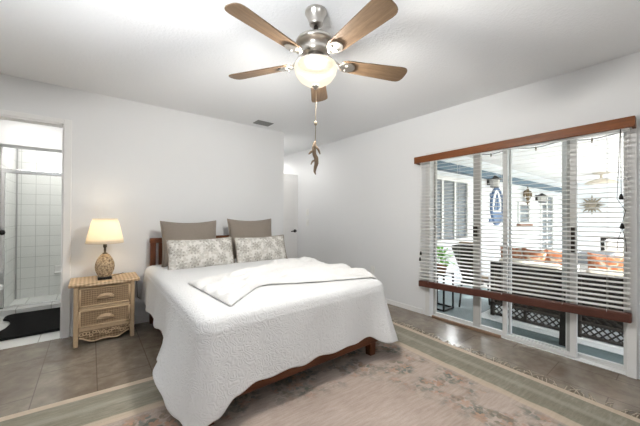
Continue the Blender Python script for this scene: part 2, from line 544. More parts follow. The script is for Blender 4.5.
class MB:
    def __init__(s):
        s.bm = bmesh.new()

    def _add(s, bm2, smooth):
        for f in bm2.faces:
            f.smooth = smooth
        me = bpy.data.meshes.new('tmp')
        bm2.to_mesh(me)
        bm2.free()
        s.bm.from_mesh(me)
        bpy.data.meshes.remove(me)
        return s

    def box(s, x0, x1, y0, y1, z0, z1, bevel=0.0, seg=2, mtx=None):
        b = bmesh.new()
        bmesh.ops.create_cube(b, size=1.0)
        for v in b.verts:
            v.co = Vector((x0 + (v.co.x + .5) * (x1 - x0), y0 + (v.co.y + .5) * (y1 - y0), z0 + (v.co.z + .5) * (z1 - z0)))
        if bevel > 0:
            bmesh.ops.bevel(b, geom=list(b.edges), offset=bevel, segments=seg, profile=0.5, affect='EDGES')
        if mtx is not None:
            bmesh.ops.transform(b, matrix=mtx, verts=b.verts)
        return s._add(b, False)

    def lathe(s, prof, center=(0, 0, 0), seg=28, mtx=None, smooth=True):
        b = bmesh.new()
        rings = []
        for r, z in prof:
            if r < 1e-5:
                rings.append([b.verts.new((0, 0, z))])
            else:
                rings.append([b.verts.new((r * math.cos(2 * PI * i / seg), r * math.sin(2 * PI * i / seg), z)) for i in range(seg)])
        for a, c in zip(rings[:-1], rings[1:]):
            for i in range(seg):
                j = (i + 1) % seg
                if len(a) == 1 and len(c) == 1:
                    continue
                if len(a) == 1:
                    b.faces.new((a[0], c[i], c[j]))
                elif len(c) == 1:
                    b.faces.new((a[i], c[0], a[j]))
                else:
                    b.faces.new((a[i], c[i], c[j], a[j]))
        bmesh.ops.recalc_face_normals(b, faces=b.faces)
        if mtx is not None:
            bmesh.ops.transform(b, matrix=mtx, verts=b.verts)
        bmesh.ops.translate(b, vec=Vector(center), verts=b.verts)
        return s._add(b, smooth)

    def tube(s, pts, r, seg=8, closed=False, smooth=True):
        pts = [Vector(p) for p in pts]
        rs = r if hasattr(r, '__len__') else [r] * len(pts)
        b = bmesh.new()
        n = len(pts)
        rings = []
        ref = None
        for i, p in enumerate(pts):
            if closed:
                t = pts[(i + 1) % n] - pts[(i - 1) % n]
            else:
                t = pts[min(i + 1, n - 1)] - pts[max(i - 1, 0)]
            t.normalize()
            if ref is None:
                ref = Vector((0, 0, 1)) if abs(t.z) < 0.9 else Vector((1, 0, 0))
            u = (ref - t * ref.dot(t)).normalized()
            ref = u
            w = t.cross(u)
            rings.append([b.verts.new(p + (u * math.cos(2 * PI * k / seg) + w * math.sin(2 * PI * k / seg)) * rs[i]) for k in range(seg)])
        for i in range(n if closed else n - 1):
            a, c = rings[i], rings[(i + 1) % n]
            for k in range(seg):
                j = (k + 1) % seg
                b.faces.new((a[k], a[j], c[j], c[k]))
        if not closed:
            b.faces.new(list(reversed(rings[0])))
            b.faces.new(rings[-1])
        bmesh.ops.recalc_face_normals(b, faces=b.faces)
        return s._add(b, smooth)

    def prism(s, outline, z0, z1, mtx=None, bevel=0.0, smooth=False):
        b = bmesh.new()
        lo = [b.verts.new((x, y, z0)) for x, y in outline]
        hi = [b.verts.new((x, y, z1)) for x, y in outline]
        b.faces.new(list(reversed(lo)))
        b.faces.new(hi)
        n = len(outline)
        for i in range(n):
            j = (i + 1) % n
            b.faces.new((lo[i], lo[j], hi[j], hi[i]))
        bmesh.ops.recalc_face_normals(b, faces=b.faces)
        if bevel > 0:
            es = [e for e in b.edges if abs(e.verts[0].co.z - e.verts[1].co.z) < 1e-6]
            bmesh.ops.bevel(b, geom=es, offset=bevel, segments=2, profile=0.5, affect='EDGES')
        if mtx is not None:
            bmesh.ops.transform(b, matrix=mtx, verts=b.verts)
        return s._add(b, smooth)

    def grid(s, P, smooth=True):
        """P: array [n][m] of points"""
        b = bmesh.new()
        V = [[b.verts.new(p) for p in row] for row in P]
        for i in range(len(V) - 1):
            for j in range(len(V[0]) - 1):
                b.faces.new((V[i][j], V[i][j + 1], V[i + 1][j + 1], V[i + 1][j]))
        return s._add(b, smooth)

    def ball(s, c, r, sx=1, sy=1, sz=1, seg=16, smooth=True):
        b = bmesh.new()
        bmesh.ops.create_uvsphere(b, u_segments=seg, v_segments=max(6, seg // 2), radius=r)
        for v in b.verts:
            v.co = Vector((v.co.x * sx, v.co.y * sy, v.co.z * sz)) + Vector(c)
        return s._add(b, smooth)

    def build(s, name, mat, parent=None, origin=None, weld=False):
        if weld:
            bmesh.ops.remove_doubles(s.bm, verts=s.bm.verts, dist=1e-5)
        off = wloc(parent) if parent is not None else Vector((0, 0, 0))
        if origin is None:
            origin = off
        origin = Vector(origin)
        bmesh.ops.translate(s.bm, vec=-origin, verts=s.bm.verts)
        me = bpy.data.meshes.new(name)
        s.bm.to_mesh(me)
        s.bm.free()
        m = MT[mat] if isinstance(mat, str) else mat
        me.materials.append(m)
        o = bpy.data.objects.new(name, me)
        COL.objects.link(o)
        o.location = origin - off
        o.parent = parent
        return o


def tag(o, label=None, cat=None, group=None, kind=None):
    if label:
        o['label'] = label
    if cat:
        o['category'] = cat
    if group:
        o['group'] = group
    if kind:
        o['kind'] = kind
    return o


def thing(name, loc, label, cat, group=None):
    o = bpy.data.objects.new(name, None)
    COL.objects.link(o)
    o.location = loc
    o.empty_display_size = 0.1
    return tag(o, label, cat, group)


def struct(o, label=None, cat='structure'):
    if label:
        o['label'] = label
    o['category'] = cat
    o['kind'] = 'structure'
    return o


def copy_tree(o, parent=None):
    c = o.copy()
    COL.objects.link(c)
    c.parent = parent
    for ch in list(o.children):
        copy_tree(ch, c)
    return c


def box(name, mat, x0, x1, y0, y1, z0, z1, parent=None, bevel=0.0):
    return MB().box(x0, x1, y0, y1, z0, z1, bevel).build(name, mat, parent)


# ================================================================ STRUCTURE
H = 2.44
XR = 3.205          # inside face of the right wall
YB = 3.761          # inside face of the back wall
XL, YF = -2.05, -2.1
T = 0.12
DO0, DO1, DOH = 0.27, 1.985, 1.965   # patio door opening in right wall

struct(box('floor', 'floor_tile', XL - T, XR + 0.15, YF - T, YB + 0.005, -0.12, 0.0), 'brown stone tile bedroom floor', 'floor')
struct(box('floor_hall', 'floor_tile', 2.14, XR + 0.15, YB + 0.005, 6.6, -0.12, 0.0), 'brown stone tile hall floor', 'floor')
struct(box('ceiling', 'ceiling', XL - T, XR + 0.15, YF - T, YB, H, H + 0.1), 'white textured bedroom ceiling', 'ceiling')
struct(box('ceiling_hall', 'ceiling', 2.14, XR + 0.15, YB, 6.6, H, H + 0.1), 'white ceiling of the hall', 'ceiling')

# back wall with the bathroom doorway
BD0, BD1, BDH = -0.995, -0.213, 2.075
m = MB()
m.box(XL - T, BD0, YB, YB + T, 0, H)
m.box(BD0, BD1, YB, YB + T, BDH, H)
m.box(BD1, 2.266, YB, YB + T, 0, H)
struct(m.build('wall_back', 'wall_paint'), 'white back wall behind the bed with a bathroom doorway', 'wall')
struct(box('wall_hall_side', 'wall_paint', 2.146, 2.266, YB + T, 6.6, 0, H), 'white side wall of the hall', 'wall')
struct(box('wall_hall_end', 'wall_paint', 2.146, XR, 6.45, 6.6, 0, H), 'white end wall of the hall', 'wall')
# right wall with the patio door opening
m = MB()
m.box(XR, XR + 0.15, YF - T, DO0, -0.12, H)
m.box(XR, XR + 0.15, DO1, 6.6, -0.12, H)
m.box(XR, XR + 0.15, DO0, DO1, DOH, H)
struct(m.build('wall_right', 'wall_paint'), 'white right wall with sliding patio door', 'wall')
# rear wall and left wall, each with an added window opening behind the camera
m = MB()
m.box(XL - T, XR, YF - T, YF, 0, 0.5)
m.box(XL - T, XR, YF - T, YF, 2.2, H)
m.box(XL - T, -0.9, YF - T, YF, 0.5, 2.2)
m.box(2.1, XR, YF - T, YF, 0.5, 2.2)
struct(m.build('wall_front', 'wall_paint'), 'white wall behind the camera', 'wall')
m = MB()
m.box(XL - T, XL, YF, YB, 0, 0.5)
m.box(XL - T, XL, YF, YB, 2.2, H)
m.box(XL - T, XL, YF, -0.7, 0.5, 2.2)
m.box(XL - T, XL, 1.6, YB, 0.5, 2.2)
struct(m.build('wall_left', 'wall_paint'), 'white left wall of the bedroom', 'wall')

struct(box('added_eave_rear', 'beadboard', XL - 2.6, XR + 0.15, YF - 3.4, YF - T, 2.40, 2.46), 'added boarded eave, unseen, keeping sun out of the rear opening', 'eave')  # both eaves are unseen, added to keep sun patches out of the bedroom
struct(box('added_eave_left', 'beadboard', XL - 2.6, XL - T, YF - T, YB + 0.5, 2.40, 2.46), 'added boarded eave, unseen, keeping sun out of the left opening', 'eave')
for nm_, bx_ in (('shade_panel_rear', (-0.9, 2.1, YF - 0.08, YF - 0.05, 0.5, 2.2)), ('shade_panel_left', (XL - 0.08, XL - 0.05, -0.7, 1.6, 0.5, 2.2))):  # panels added to keep outside light from filling the room
    struct(box(nm_, 'sheet_white', *bx_), 'white panel added to block light in the unseen opening behind the camera', 'window')
# baseboards
struct(MB().box(BD1 + 0.066, 2.266, YB - 0.012, YB, 0, 0.085, 0.003).build('baseboard_back', 'white_trim'), 'white baseboard behind the bed', 'baseboard')
struct(MB().box(XR - 0.012, XR, DO1 + 0.03, 4.55, 0, 0.06, 0.003).build('baseboard_right', 'white_trim'), 'white baseboard along the right wall', 'baseboard')
struct(MB().box(XR - 0.012, XR, YF, DO0 - 0.075, 0, 0.06, 0.003).build('baseboard_right_near', 'white_trim'), 'white baseboard right of the patio door', 'baseboard')

# casing round the bathroom doorway
m = MB()
m.box(BD1, BD1 + 0.06, YB - 0.018, YB, 0, BDH + 0.045, 0.004)
m.box(BD0 - 0.06, BD0, YB - 0.018, YB, 0, BDH + 0.045, 0.004)
m.box(BD0, BD1, YB - 0.018, YB, BDH, BDH + 0.045, 0.004)
m.box(BD1 - 0.012, BD1, YB - 0.005, YB + T + 0.005, 0, BDH)
m.box(BD0, BD0 + 0.012, YB - 0.005, YB + T + 0.005, 0, BDH)
m.box(BD0, BD1, YB - 0.005, YB + T + 0.005, BDH - 0.012, BDH)
struct(m.build('trim_1', 'white_trim'), 'white casing round the bathroom doorway', 'door casing')

# ---------------------------------------------------------------- bathroom shell
BX0, BX1, BY1 = -1.75, 0.35, 5.95
struct(box('floor_bathroom', 'bath_floor', BX0, BX1, YB + 0.006, 4.93, -0.1, 0.0), 'white tiled bathroom floor', 'floor')
struct(box('ceiling_bathroom', 'ceiling', BX0, BX1, YB + T, BY1 + 0.1, H, H + 0.1), 'white bathroom ceiling', 'ceiling')
struct(box('wall_bathroom_right', 'shower_tile', BX1, BX1 + 0.1, YB + T, BY1 + 0.1, -0.1, H), 'white tiled right wall of the bathroom', 'wall')
struct(box('wall_bathroom_left', 'wall_paint', BX0 - 0.1, BX0, YB + T, BY1 + 0.1, -0.1, H), 'white left wall of the bathroom', 'wall')
struct(box('wall_shower_back', 'shower_tile', BX0, BX1, BY1, BY1 + 0.1, -0.1, H), 'white square tiled back wall of the shower', 'wall')
struct(box('wall_shower_left', 'shower_tile', BX0, -0.842, 5.06, BY1, -0.1, H), 'white square tiled left wall of the shower', 'wall')
struct(box('floor_shower', 'bath_floor', -0.842, BX1, 4.93, BY1, -0.1, -0.02), 'white shower floor', 'floor')
struct(box('trim_shower_curb', 'bath_floor', -1.0, BX1, 4.93, 5.12, -0.1, 0.07), 'white tiled shower curb', 'curb')
struct(box('wall_shower_soffit', 'wall_paint', BX0, BX1, 4.88, 5.14, 2.005, H), 'white soffit above the shower door', 'wall')

sd = thing('shower_door', (-0.3, 5.05, 0.07), 'glass sliding shower door with polished chrome header rail', 'shower door')
MB().box(-0.84, BX1, 5.02, 5.075, 1.685, 1.735, 0.004).build('header_rail', 'chrome', sd)
MB().box(-0.84, -0.805, 5.03, 5.07, 0.07, 1.69, 0.004).build('side_jamb', 'chrome', sd)
MB().box(-0.84, BX1, 5.03, 5.07, 0.07, 0.09, 0.003).build('bottom_track', 'chrome', sd)
MB().box(-0.80, -0.20, 5.045, 5.053, 0.09, 1.69).build('glass_panel', 'shower_glass', sd)
MB().box(-0.22, 0.345, 5.06, 5.067, 0.09, 1.69).build('glass_panel', 'shower_glass', sd)
struct(box('trim_2', 'grey_metal', -0.842, -0.826, BY1 - 0.014, BY1, -0.02, 2.2), 'grey corner strip inside the shower', 'trim')
tag(MB().box(-0.43, -0.30, BY1 - 0.07, BY1, 0.30, 0.33, 0.012).box(-0.43, -0.30, BY1 - 0.025, BY1, 0.30, 0.42, 0.01).build('soap_dish', 'porcelain', None, (-0.36, BY1, 0.30)),
    'white ceramic soap dish on the shower tile', 'soap dish')

# toilet at the left of the bathroom
tl = thing('toilet', (-0.98, 4.46, 0.0), 'white porcelain toilet at the left edge beside the black mat', 'toilet')
bowl = [(0.0, 0.0), (0.125, 0.0), (0.12, 0.06), (0.105, 0.16), (0.15, 0.27), (0.19, 0.36), (0.195, 0.40), (0.15, 0.40), (0.12, 0.33), (0.0, 0.22)]
MB().lathe(bowl, (-0.98, 4.46, 0.0), 28, Matrix.Diagonal((1.25, 0.95, 1, 1))).build('bowl', 'porcelain', tl)
ring = []
m = MB()
m.lathe([(0.105, 0.402), (0.20, 0.402), (0.205, 0.415), (0.198, 0.432), (0.11, 0.432), (0.105, 0.402)], (-0.98, 4.46, 0.0), 28, Matrix.Diagonal((1.28, 0.97, 1, 1)))
m.build('seat', 'porcelain', tl)
MB().lathe([(0.0, 0.434), (0.20, 0.434), (0.205, 0.445), (0.19, 0.458), (0.0, 0.465)], (-0.98, 4.46, 0), 28, Matrix.Diagonal((1.28, 0.97, 1, 1))).build('lid', 'porcelain', tl)
MB().box(-1.55, -1.24, 4.24, 4.68, 0.02, 0.40, 0.05, 3).build('pedestal', 'porcelain', tl)
MB().box(-1.70, -1.50, 4.21, 4.71, 0.40, 0.76, 0.02, 3).box(-1.715, -1.49, 4.20, 4.72, 0.765, 0.795, 0.01).build('tank', 'porcelain', tl)

# bathroom door leaf opened into the bathroom
d2 = MB().box(-0.985, -0.95, YB + T + 0.015, YB + T + 0.735, 0.01, 2.05, 0.003).build('door_2', 'white_trim', None, (-0.97, YB + T + 0.01, 0.01))
struct(d2, 'white bathroom door opened into the bathroom', 'door')
m = MB()
m.lathe([(0.0, 0), (0.028, 0), (0.028, 0.006), (0.011, 0.01), (0.010, 0.17), (0.024, 0.185), (0.030, 0.205), (0.024, 0.225), (0.0, 0.232)],
        (-0.95, YB + T + 0.665, 1.0), 18, Matrix.Rotation(PI / 2, 4, 'Y'))
m.build('door_handle', 'black_metal', d2)

tm = MB()
out = []
x0, x1, y0, y1 = -0.76, 0.20, 4.0, 4.90
rc = 0.07
for cx, cy, a0 in ((x1 - rc, y0 + rc, -90), (x1 - rc, y1 - rc, 0), (x0 + rc, y1 - rc, 90)):
    for k in range(7):
        a = math.radians(a0 + 15 * k)
        out.append((cx + rc * math.cos(a), cy + rc * math.sin(a)))
for k in range(11):     # scallop round the toilet foot
    a = math.radians(80 - 16 * k)
    out.append((x0 - 0.02 + 0.11 * math.cos(a), 4.47 + 0.26 * math.sin(a)))
out.append((x0 + 0.02, y0))
tm.prism(out, 0.001, 0.03, None, 0.009)
tag(tm.build('bath_mat', 'bath_mat', None, (-0.3, 4.45, 0.0)), 'black chenille mat on the white bathroom floor', 'bath mat')

# bathroom ceiling lamp
bl = thing('ceiling_lamp', (-0.55, 4.4, H), 'round white lit ceiling lamp in the bathroom', 'ceiling lamp')
MB().lathe([(0, H), (0.16, H), (0.16, H - 0.02), (0.15, H - 0.025), (0, H - 0.025)], (-0.55, 4.4, 0)).build('lamp_base', 'white_plastic', bl)
MB().lathe([(0.145, H - 0.025), (0.12, H - 0.06), (0.06, H - 0.08), (0, H - 0.085)], (-0.55, 4.4, 0)).build('lens', 'hall_glow', bl)
area_light('bathroom_lamp_light', (-0.55, 4.4, H - 0.1), (-0.55, 4.4, 0), 0.5, 0.5, 6.5, (1.0, 0.97, 0.93))
area_light('shower_fill_light', (-0.3, 5.45, H - 0.05), (-0.3, 5.5, 0), 0.4, 0.4, 9, (1.0, 0.98, 0.95))  # added fill for the shower tile, with no fixture of its own

# hall ceiling lamp
hl = thing('ceiling_lamp', (2.75, 5.45, H), 'round white lit ceiling lamp in the hall', 'ceiling lamp')
MB().lathe([(0, H), (0.16, H), (0.16, H - 0.02), (0.15, H - 0.025), (0, H - 0.025)], (2.75, 5.45, 0)).build('lamp_base', 'white_plastic', hl)
MB().lathe([(0.145, H - 0.025), (0.12, H - 0.06), (0.06, H - 0.08), (0, H - 0.085)], (2.75, 5.45, 0)).build('lens', 'hall_glow', hl)

area_light('hall_lamp_light', (2.75, 5.45, H - 0.1), (2.75, 5.45, 0), 0.3, 0.3, 7, (1.0, 0.97, 0.93))

hl2 = thing('ceiling_lamp', (2.40, 4.27, H), 'added unseen ceiling lamp just past the bedroom wall corner, brightening the hall door', 'ceiling lamp')  # out of view, added to light the front of the open hall door
MB().lathe([(0, H), (0.13, H), (0.13, H - 0.02), (0.12, H - 0.025), (0, H - 0.025)], (2.40, 4.27, 0)).build('lamp_base', 'white_plastic', hl2)
MB().lathe([(0.115, H - 0.025), (0.10, H - 0.06), (0.05, H - 0.075), (0, H - 0.08)], (2.40, 4.27, 0)).build('lens', 'hall_glow', hl2)
area_light('hall_near_fill_light', (2.40, 4.27, H - 0.09), (2.40, 4.27, 0), 0.2, 0.2, 4, (1.0, 0.97, 0.93))

# hall door standing open across the hall
d1 = MB().box(2.30, 3.10, 4.62, 4.655, 0.012, 1.965, 0.003).build('door_1', 'white_trim', None, (2.30, 4.64, 0.012))
struct(d1, 'white hall door standing open', 'door')
for (pz0, pz1) in ((1.12, 1.84), (0.2, 0.98)):
    for (px0, px1) in ((2.40, 2.66), (2.74, 3.00)):
        m = MB()
        m.box(px0, px1, 4.612, 4.622, pz0, pz1, 0.004)
        m.build('door_panel', 'white_trim', d1)
m = MB()
m.lathe([(0, 0), (0.03, 0), (0.03, 0.008), (0.012, 0.012), (0.012, 0.05), (0, 0.05)], (3.035, 4.62, 0.90), 16, Matrix.Rotation(PI / 2, 4, 'X'))
m.tube([(3.035, 4.572, 0.90), (2.99, 4.570, 0.902), (2.925, 4.572, 0.896)], [0.012, 0.011, 0.008])
m.build('door_handle', 'black_metal', d1)

# switch plates and outlet on right wall
def wall_plate(y, z, label, kind, hh):
    t_ = thing('light_switch' if kind == 'switch' else 'wall_outlet', (XR, y, z), label, 'light switch' if kind == 'switch' else 'outlet')
    MB().box(XR - 0.008, XR, y - 0.037, y + 0.037, z - hh, z + hh, 0.003).build('plate', 'white_plastic', t_)
    if kind == 'switch':
        MB().box(XR - 0.018, XR - 0.006, y - 0.006, y + 0.006, z - 0.012, z + 0.012, 0.002).build('toggle', 'white_plastic', t_)
    else:
        for dz in (-0.022, 0.022):
            MB().box(XR - 0.011, XR - 0.006, y - 0.016, y + 0.016, z + dz - 0.014, z + dz + 0.014, 0.003).build('socket', 'white_trim', t_)


wall_plate(4.44, 1.255, 'small white light switch on the right wall beside the hall door, upper of two', 'switch', 0.058)
wall_plate(4.44, 1.06, 'small white light switch on the right wall beside the hall door, lower of two', 'switch', 0.058)
wall_plate(2.83, 0.415, 'white wall outlet low on the right wall past the foot of the bed', 'outlet', 0.058)

# ceiling vent
cv = thing('ceiling_vent', (1.81, 3.55, H), 'grey louvred air vent in the white ceiling', 'air vent')
MB().box(1.70, 1.93, 3.47, 3.63, H - 0.006, H, 0.002).build('frame', 'vent_grey', cv)
m = MB()
for k in range(6):
    yy = 3.492 + k * 0.0233
    m.box(1.715, 1.915, yy - 0.008, yy + 0.008, H - 0.012, H - 0.0055, 0.001, 1)
m.build('louvres', 'vent_grey', cv)

# ---------------------------------------------------------------- patio beyond the door
PX1 = 13.0
struct(box('floor_patio', 'patio', XR + 0.15, PX1 + 0.2, -9.0, 2.7, -0.2, -0.1), 'painted grey-green patio floor', 'floor')
plain('pale_bounce', (0.62, 0.61, 0.58), 0.8, 0, 0.06, 4)
struct(box('patio_bounce_slab', 'pale_bounce', 5.7, PX1, -9.0, 2.7, -0.1, -0.094), 'pale slab added beyond the loveseats to bounce light up to the porch ceiling', 'floor')  # pale reflector added to throw sunlight up under the porch ceiling
struct(box('wall_patio', 'siding', XR + 0.15, PX1 + 0.2, 2.7, 2.9, -0.2, 2.6), 'white lap siding wall of the house wing across the patio', 'wall')
struct(box('wall_patio_end', 'far_siding', PX1, PX1 + 0.2, -2.6, 2.7, -0.2, 2.6), 'pale blue siding wall at the end of the patio', 'wall')
struct(box('ceiling_porch', 'beadboard', XR + 0.15, PX1, -1.1, 2.7, 2.36, 2.44), 'white boarded porch ceiling', 'ceiling')
struct(box('trim_beam', 'blue_beam', XR + 0.15, 12.2, 2.56, 2.7, 1.995, 2.12), 'blue beam along the white siding wall', 'beam')
struct(box('ground', 'ground_lawn', 3.0, 60, -60, 60, -0.4, -0.2), 'green lawn beyond the patio', 'ground')


# windows in the siding wall
def siding_window(name, x0, x1, z0, z1, nv, nh, label, sill=None):
    root = MB().box(x0, x1, 2.685, 2.70, z0, z1).build(name, 'dark_pane', None, ((x0 + x1) / 2, 2.7, z0))
    struct(root, label, 'window')
    f = MB()
    w = 0.07
    f.box(x0 - w, x0, 2.65, 2.7, z0 - w, z1 + w)
    f.box(x1, x1 + w, 2.65, 2.7, z0 - w, z1 + w)
    f.box(x0, x1, 2.65, 2.7, z1, z1 + w)
    f.box(x0, x1, 2.65, 2.7, z0 - w, z0)
    f.build('window_frame', 'vinyl_white', root)
    g = MB()
    for k in range(1, nv):
        xx = x0 + (x1 - x0) * k / nv
        g.box(xx - 0.03, xx + 0.03, 2.665, 2.69, z0, z1)
    for k in range(1, nh):
        zz = z0 + (z1 - z0) * k / nh
        g.box(x0, x1, 2.67, 2.69, zz - 0.018, zz + 0.018)
    if nv > 1 or nh > 1:
        g.build('muntins', 'vinyl_white', root)
    if sill:
        MB().box(x0 - 0.1, x1 + 0.1, 2.6, 2.7, z0 - w - 0.05, z0 - w + 0.01).build('window_sill', sill, root)
    return root


siding_window('window_1', 3.95, 5.72, 0.78, 1.83, 4, 1, 'large white framed window in the siding wall across the patio')
siding_window('window_2', 10.35, 11.45, 0.0, 1.80, 2, 8, 'tall many-paned window at the far end of the siding wall')
siding_window('window_3', 8.55, 9.25, 1.06, 1.50, 1, 2, 'small window with brown sill below the fleur-de-lis', 'sill_brown')


# sliding patio door
d3 = bpy.data.objects.new('door_3', None)
COL.objects.link(d3)
d3.location = (XR + 0.07, (DO0 + DO1) / 2, 0)
struct(d3, 'white framed sliding glass patio door', 'door')
XA, XB = XR + 0.03, XR + 0.085     # inner and outer track
m = MB()
m.box(XR - 0.006, XR + 0.14, DO1 - 0.055, DO1, 0.0, DOH)
m.box(XR - 0.006, XR + 0.14, DO0, DO0 + 0.03, 0.0, DOH)
m.box(XR, XR + 0.14, DO0, DO1, DOH - 0.03, DOH)
m.box(XR, XR + 0.14, DO0, DO1, -0.1, 0.004)
m.box(XR + 0.068, XR + 0.074, DO0, DO1, 0.004, 0.012)
m.build('door_frame', 'vinyl_white', d3)


def door_leaf(x, y0, y1, s0, s1, mat0, mat1):
    MB().box(x, x + 0.035, y0, y0 + s0, 0.008, DOH - 0.03, 0.003).build('stile', mat0, d3)
    MB().box(x, x + 0.035, y1 - s1, y1, 0.008, DOH - 0.03, 0.003).build('stile', mat1, d3)
    MB().box(x + 0.002, x + 0.033, y0 + s0, y1 - s1, 0.008, 0.034).box(x + 0.002, x + 0.033, y0 + s0, y1 - s1, DOH - 0.06, DOH - 0.03).build('rail', 'vinyl_white', d3)
    MB().box(x + 0.014, x + 0.020, y0 + s0, y1 - s1, 0.034, DOH - 0.06).build('glass_pane', 'glass', d3)


door_leaf(XA, 0.59, 1.155, 0.045, 0.04, 'vinyl_white', 'vinyl_white')
door_leaf(XB, 1.40, 1.935, 0.065, 0.03, 'vinyl_grey', 'vinyl_grey')
door_leaf(XB, 0.30, 0.665, 0.02, 0.05, 'vinyl_white', 'vinyl_grey')
door_leaf(XB, 1.11, 1.40, 0.01, 0.01, 'vinyl_white', 'vinyl_grey')
door_leaf(XB, 0.665, 1.11, 0.01, 0.01, 'vinyl_white', 'vinyl_white')
m = MB().box(XB - 0.03, XB, 1.415, 1.455, 0.98, 1.10, 0.006)
m.box(XB - 0.04, XB - 0.028, 1.425, 1.445, 1.01, 1.07, 0.004)
m.build('latch', 'dark_bronze', d3)
MB().box(XA - 0.03, XA, 0.598, 0.625, 0.90, 1.12, 0.006).build('door_handle', 'dark_bronze', d3)
# white jamb post at the right of the opening
struct(MB().box(XR - 0.02, XR + 0.005, DO0 - 0.03, DO0 + 0.02, 0.0, DOH, 0.004).build('trim_3', 'white_trim'), 'white trim post right of the patio door', 'trim')

tag(MB().box(XR - 0.035, XR - 0.008, 1.15, 1.885, 0.0, 0.028, 0.004).build('security_bar', 'bar_wood', None, (XR - 0.02, 1.5, 0.0)),
    'brown wooden bar lying along the patio door track on the tile', 'security bar')

# ================================================================ BLIND
bl = thing('window_blind', (3.14, 1.13, 1.9), 'white slatted blind with brown wood valance and bottom rail over patio door', 'window blind')
BL0, BL1 = 0.262, 2.035
vz = lambda y: 1.943 - 0.016 * (y - BL0)     # valance top, hung a touch askew
rz = lambda y: 0.494 - 0.040 * (y - BL0)     # bottom rail top, a touch lower at its far end


def skew_bar(x0, x1, ya, yb, ztop, hgt, bev):
    m_ = MB().box(x0, x1, ya, yb, 0, hgt, bev)
    for v in m_.bm.verts:
        v.co.z += ztop(v.co.y) - hgt
    return m_


val = skew_bar(3.095, 3.115, BL0 - 0.02, BL1 + 0.045, vz, 0.078, 0.004)
val.build('valance', 'valance_wood', bl)
skew_bar(3.115, 3.205, BL0 - 0.02, BL0, vz, 0.078, 0.002).build('valance_return', 'valance_wood', bl)
skew_bar(3.115, 3.205, BL1 + 0.025, BL1 + 0.045, vz, 0.078, 0.002).build('valance_return', 'valance_wood', bl)
MB().box(3.12, 3.185, BL0 + 0.01, BL1 + 0.01, 1.855, 1.895).build('head_rail', 'white_trim', bl)
skew_bar(3.112, 3.162, BL0, BL1 - 0.01, rz, 0.072, 0.008).build('bottom_rail', 'rail_wood', bl)
m = MB()
NS = 36
for k in range(NS):
    f = k / (NS - 1)
    b = bmesh.new()
    bmesh.ops.create_cube(b, size=1.0)
    for v in b.verts:
        yy = BL0 + 0.008 + (v.co.y + .5) * (BL1 - BL0 - 0.02)
        zt = 1.845 - 0.004 * (yy - BL0)
        zb = rz(yy) + 0.03
        zz = zt + (zb - zt) * f
        tilt = v.co.x * 0.006
        v.co = Vector((3.137 + v.co.x * 0.043, yy, zz + v.co.z * 0.0028 + tilt))
    m._add(b, False)
m.build('slats', 'slat_white', bl)
for yy in (BL0 + 0.13, 0.66, 1.12, 1.55, BL1 - 0.14):
    m = MB()
    for xx in (3.1105, 3.1635):
        m.tube([(xx, yy, 1.86), (xx, yy, rz(yy) - 0.01)], 0.0011, 5)
    m.build('ladder_cord', 'cord_white', bl)
m = MB()
m.tube([(3.10, 0.315, 1.86), (3.10, 0.313, 1.37)], 0.002, 5)
m.tube([(3.103, 0.318, 1.86), (3.102, 0.335, 1.34), (3.10, 0.29, 1.25), (3.10, 0.308, 1.16)], 0.002, 5)
m.tube([(3.10, 0.308, 1.12), (3.10, 0.33, 1.03), (3.10, 0.335, 0.95)], 0.002, 5)
m.tube([(3.10, 0.308, 1.12), (3.10, 0.29, 1.03), (3.10, 0.285, 0.95)], 0.002, 5)
m.build('pull_cord', 'dark_bronze', bl)
tas = [(0.0, 0.022), (0.006, 0.02), (0.010, 0.006), (0.014, -0.016), (0.010, -0.022), (0.0, -0.022)]
MB().lathe(tas, (3.10, 0.313, 1.355), 12).build('cord_tassel', 'black_metal', bl)
MB().lathe(tas, (3.10, 0.308, 1.138), 12).build('cord_tassel', 'black_metal', bl)
MB().tube([(3.10, 1.985, 1.86), (3.10, 1.985, 0.77)], 0.0015, 5).tube([(3.102, 1.996, 1.86), (3.102, 1.996, 0.70)], 0.0015, 5).build('pull_cord', 'cord_white', bl)
MB().lathe(tas, (3.10, 1.985, 0.757), 12).build('cord_tassel', 'black_metal', bl)
MB().lathe(tas, (3.102, 1.996, 0.685), 12).build('cord_tassel', 'black_metal', bl)

# ================================================================ RUG
rug = thing('area_rug', (0, 0, 0), 'large faded rose and sage floral rug with fringed end under the bed', 'rug')
m = MB()
NX, NY = 60, 48
b = bmesh.new()
bmesh.ops.create_cube(b, size=1.0)
for v in b.verts:
    v.co = Vector((v.co.x * 2 * RUG_HX, v.co.y * 2 * RUG_HY, 0.001 + (v.co.z + .5) * 0.011))
bmesh.ops.bevel(b, geom=[e for e in b.edges if e.verts[0].co.z > 0.01 and e.verts[1].co.z > 0.01], offset=0.004, segments=2, affect='EDGES')
m._add(b, False)
m.build('pile', 'rug', rug)
m = MB()
rnd = random.Random(3)
for side in (1, -1):
    yy = -RUG_HY + 0.01
    while yy < RUG_HY - 0.01:
        L = rnd.uniform(0.04, 0.105)
        a = rnd.uniform(-0.8, 0.8)
        bnd = rnd.uniform(-0.04, 0.04)
        x_ = RUG_HX - 0.004
        pts = [(side * x_, yy, 0.006), (side * (x_ + L * 0.5), yy + L * 0.35 * a + bnd * 0.4, 0.010 + rnd.uniform(0, 0.012)), (side * (x_ + L), yy + L * 0.7 * a + bnd, 0.005)]
        m.tube(pts, [0.0028, 0.0032, 0.0022], 5)
        yy += rnd.uniform(0.014, 0.042)
fr = m.build('fringe', 'cord_white', rug)
fr['kind'] = 'stuff'
plain('fringe_cotton', (0.52, 0.44, 0.35), 0.9, 0, 0.15, 40)
fr.data.materials[0] = MT['fringe_cotton']
RA = math.radians(-3.6)
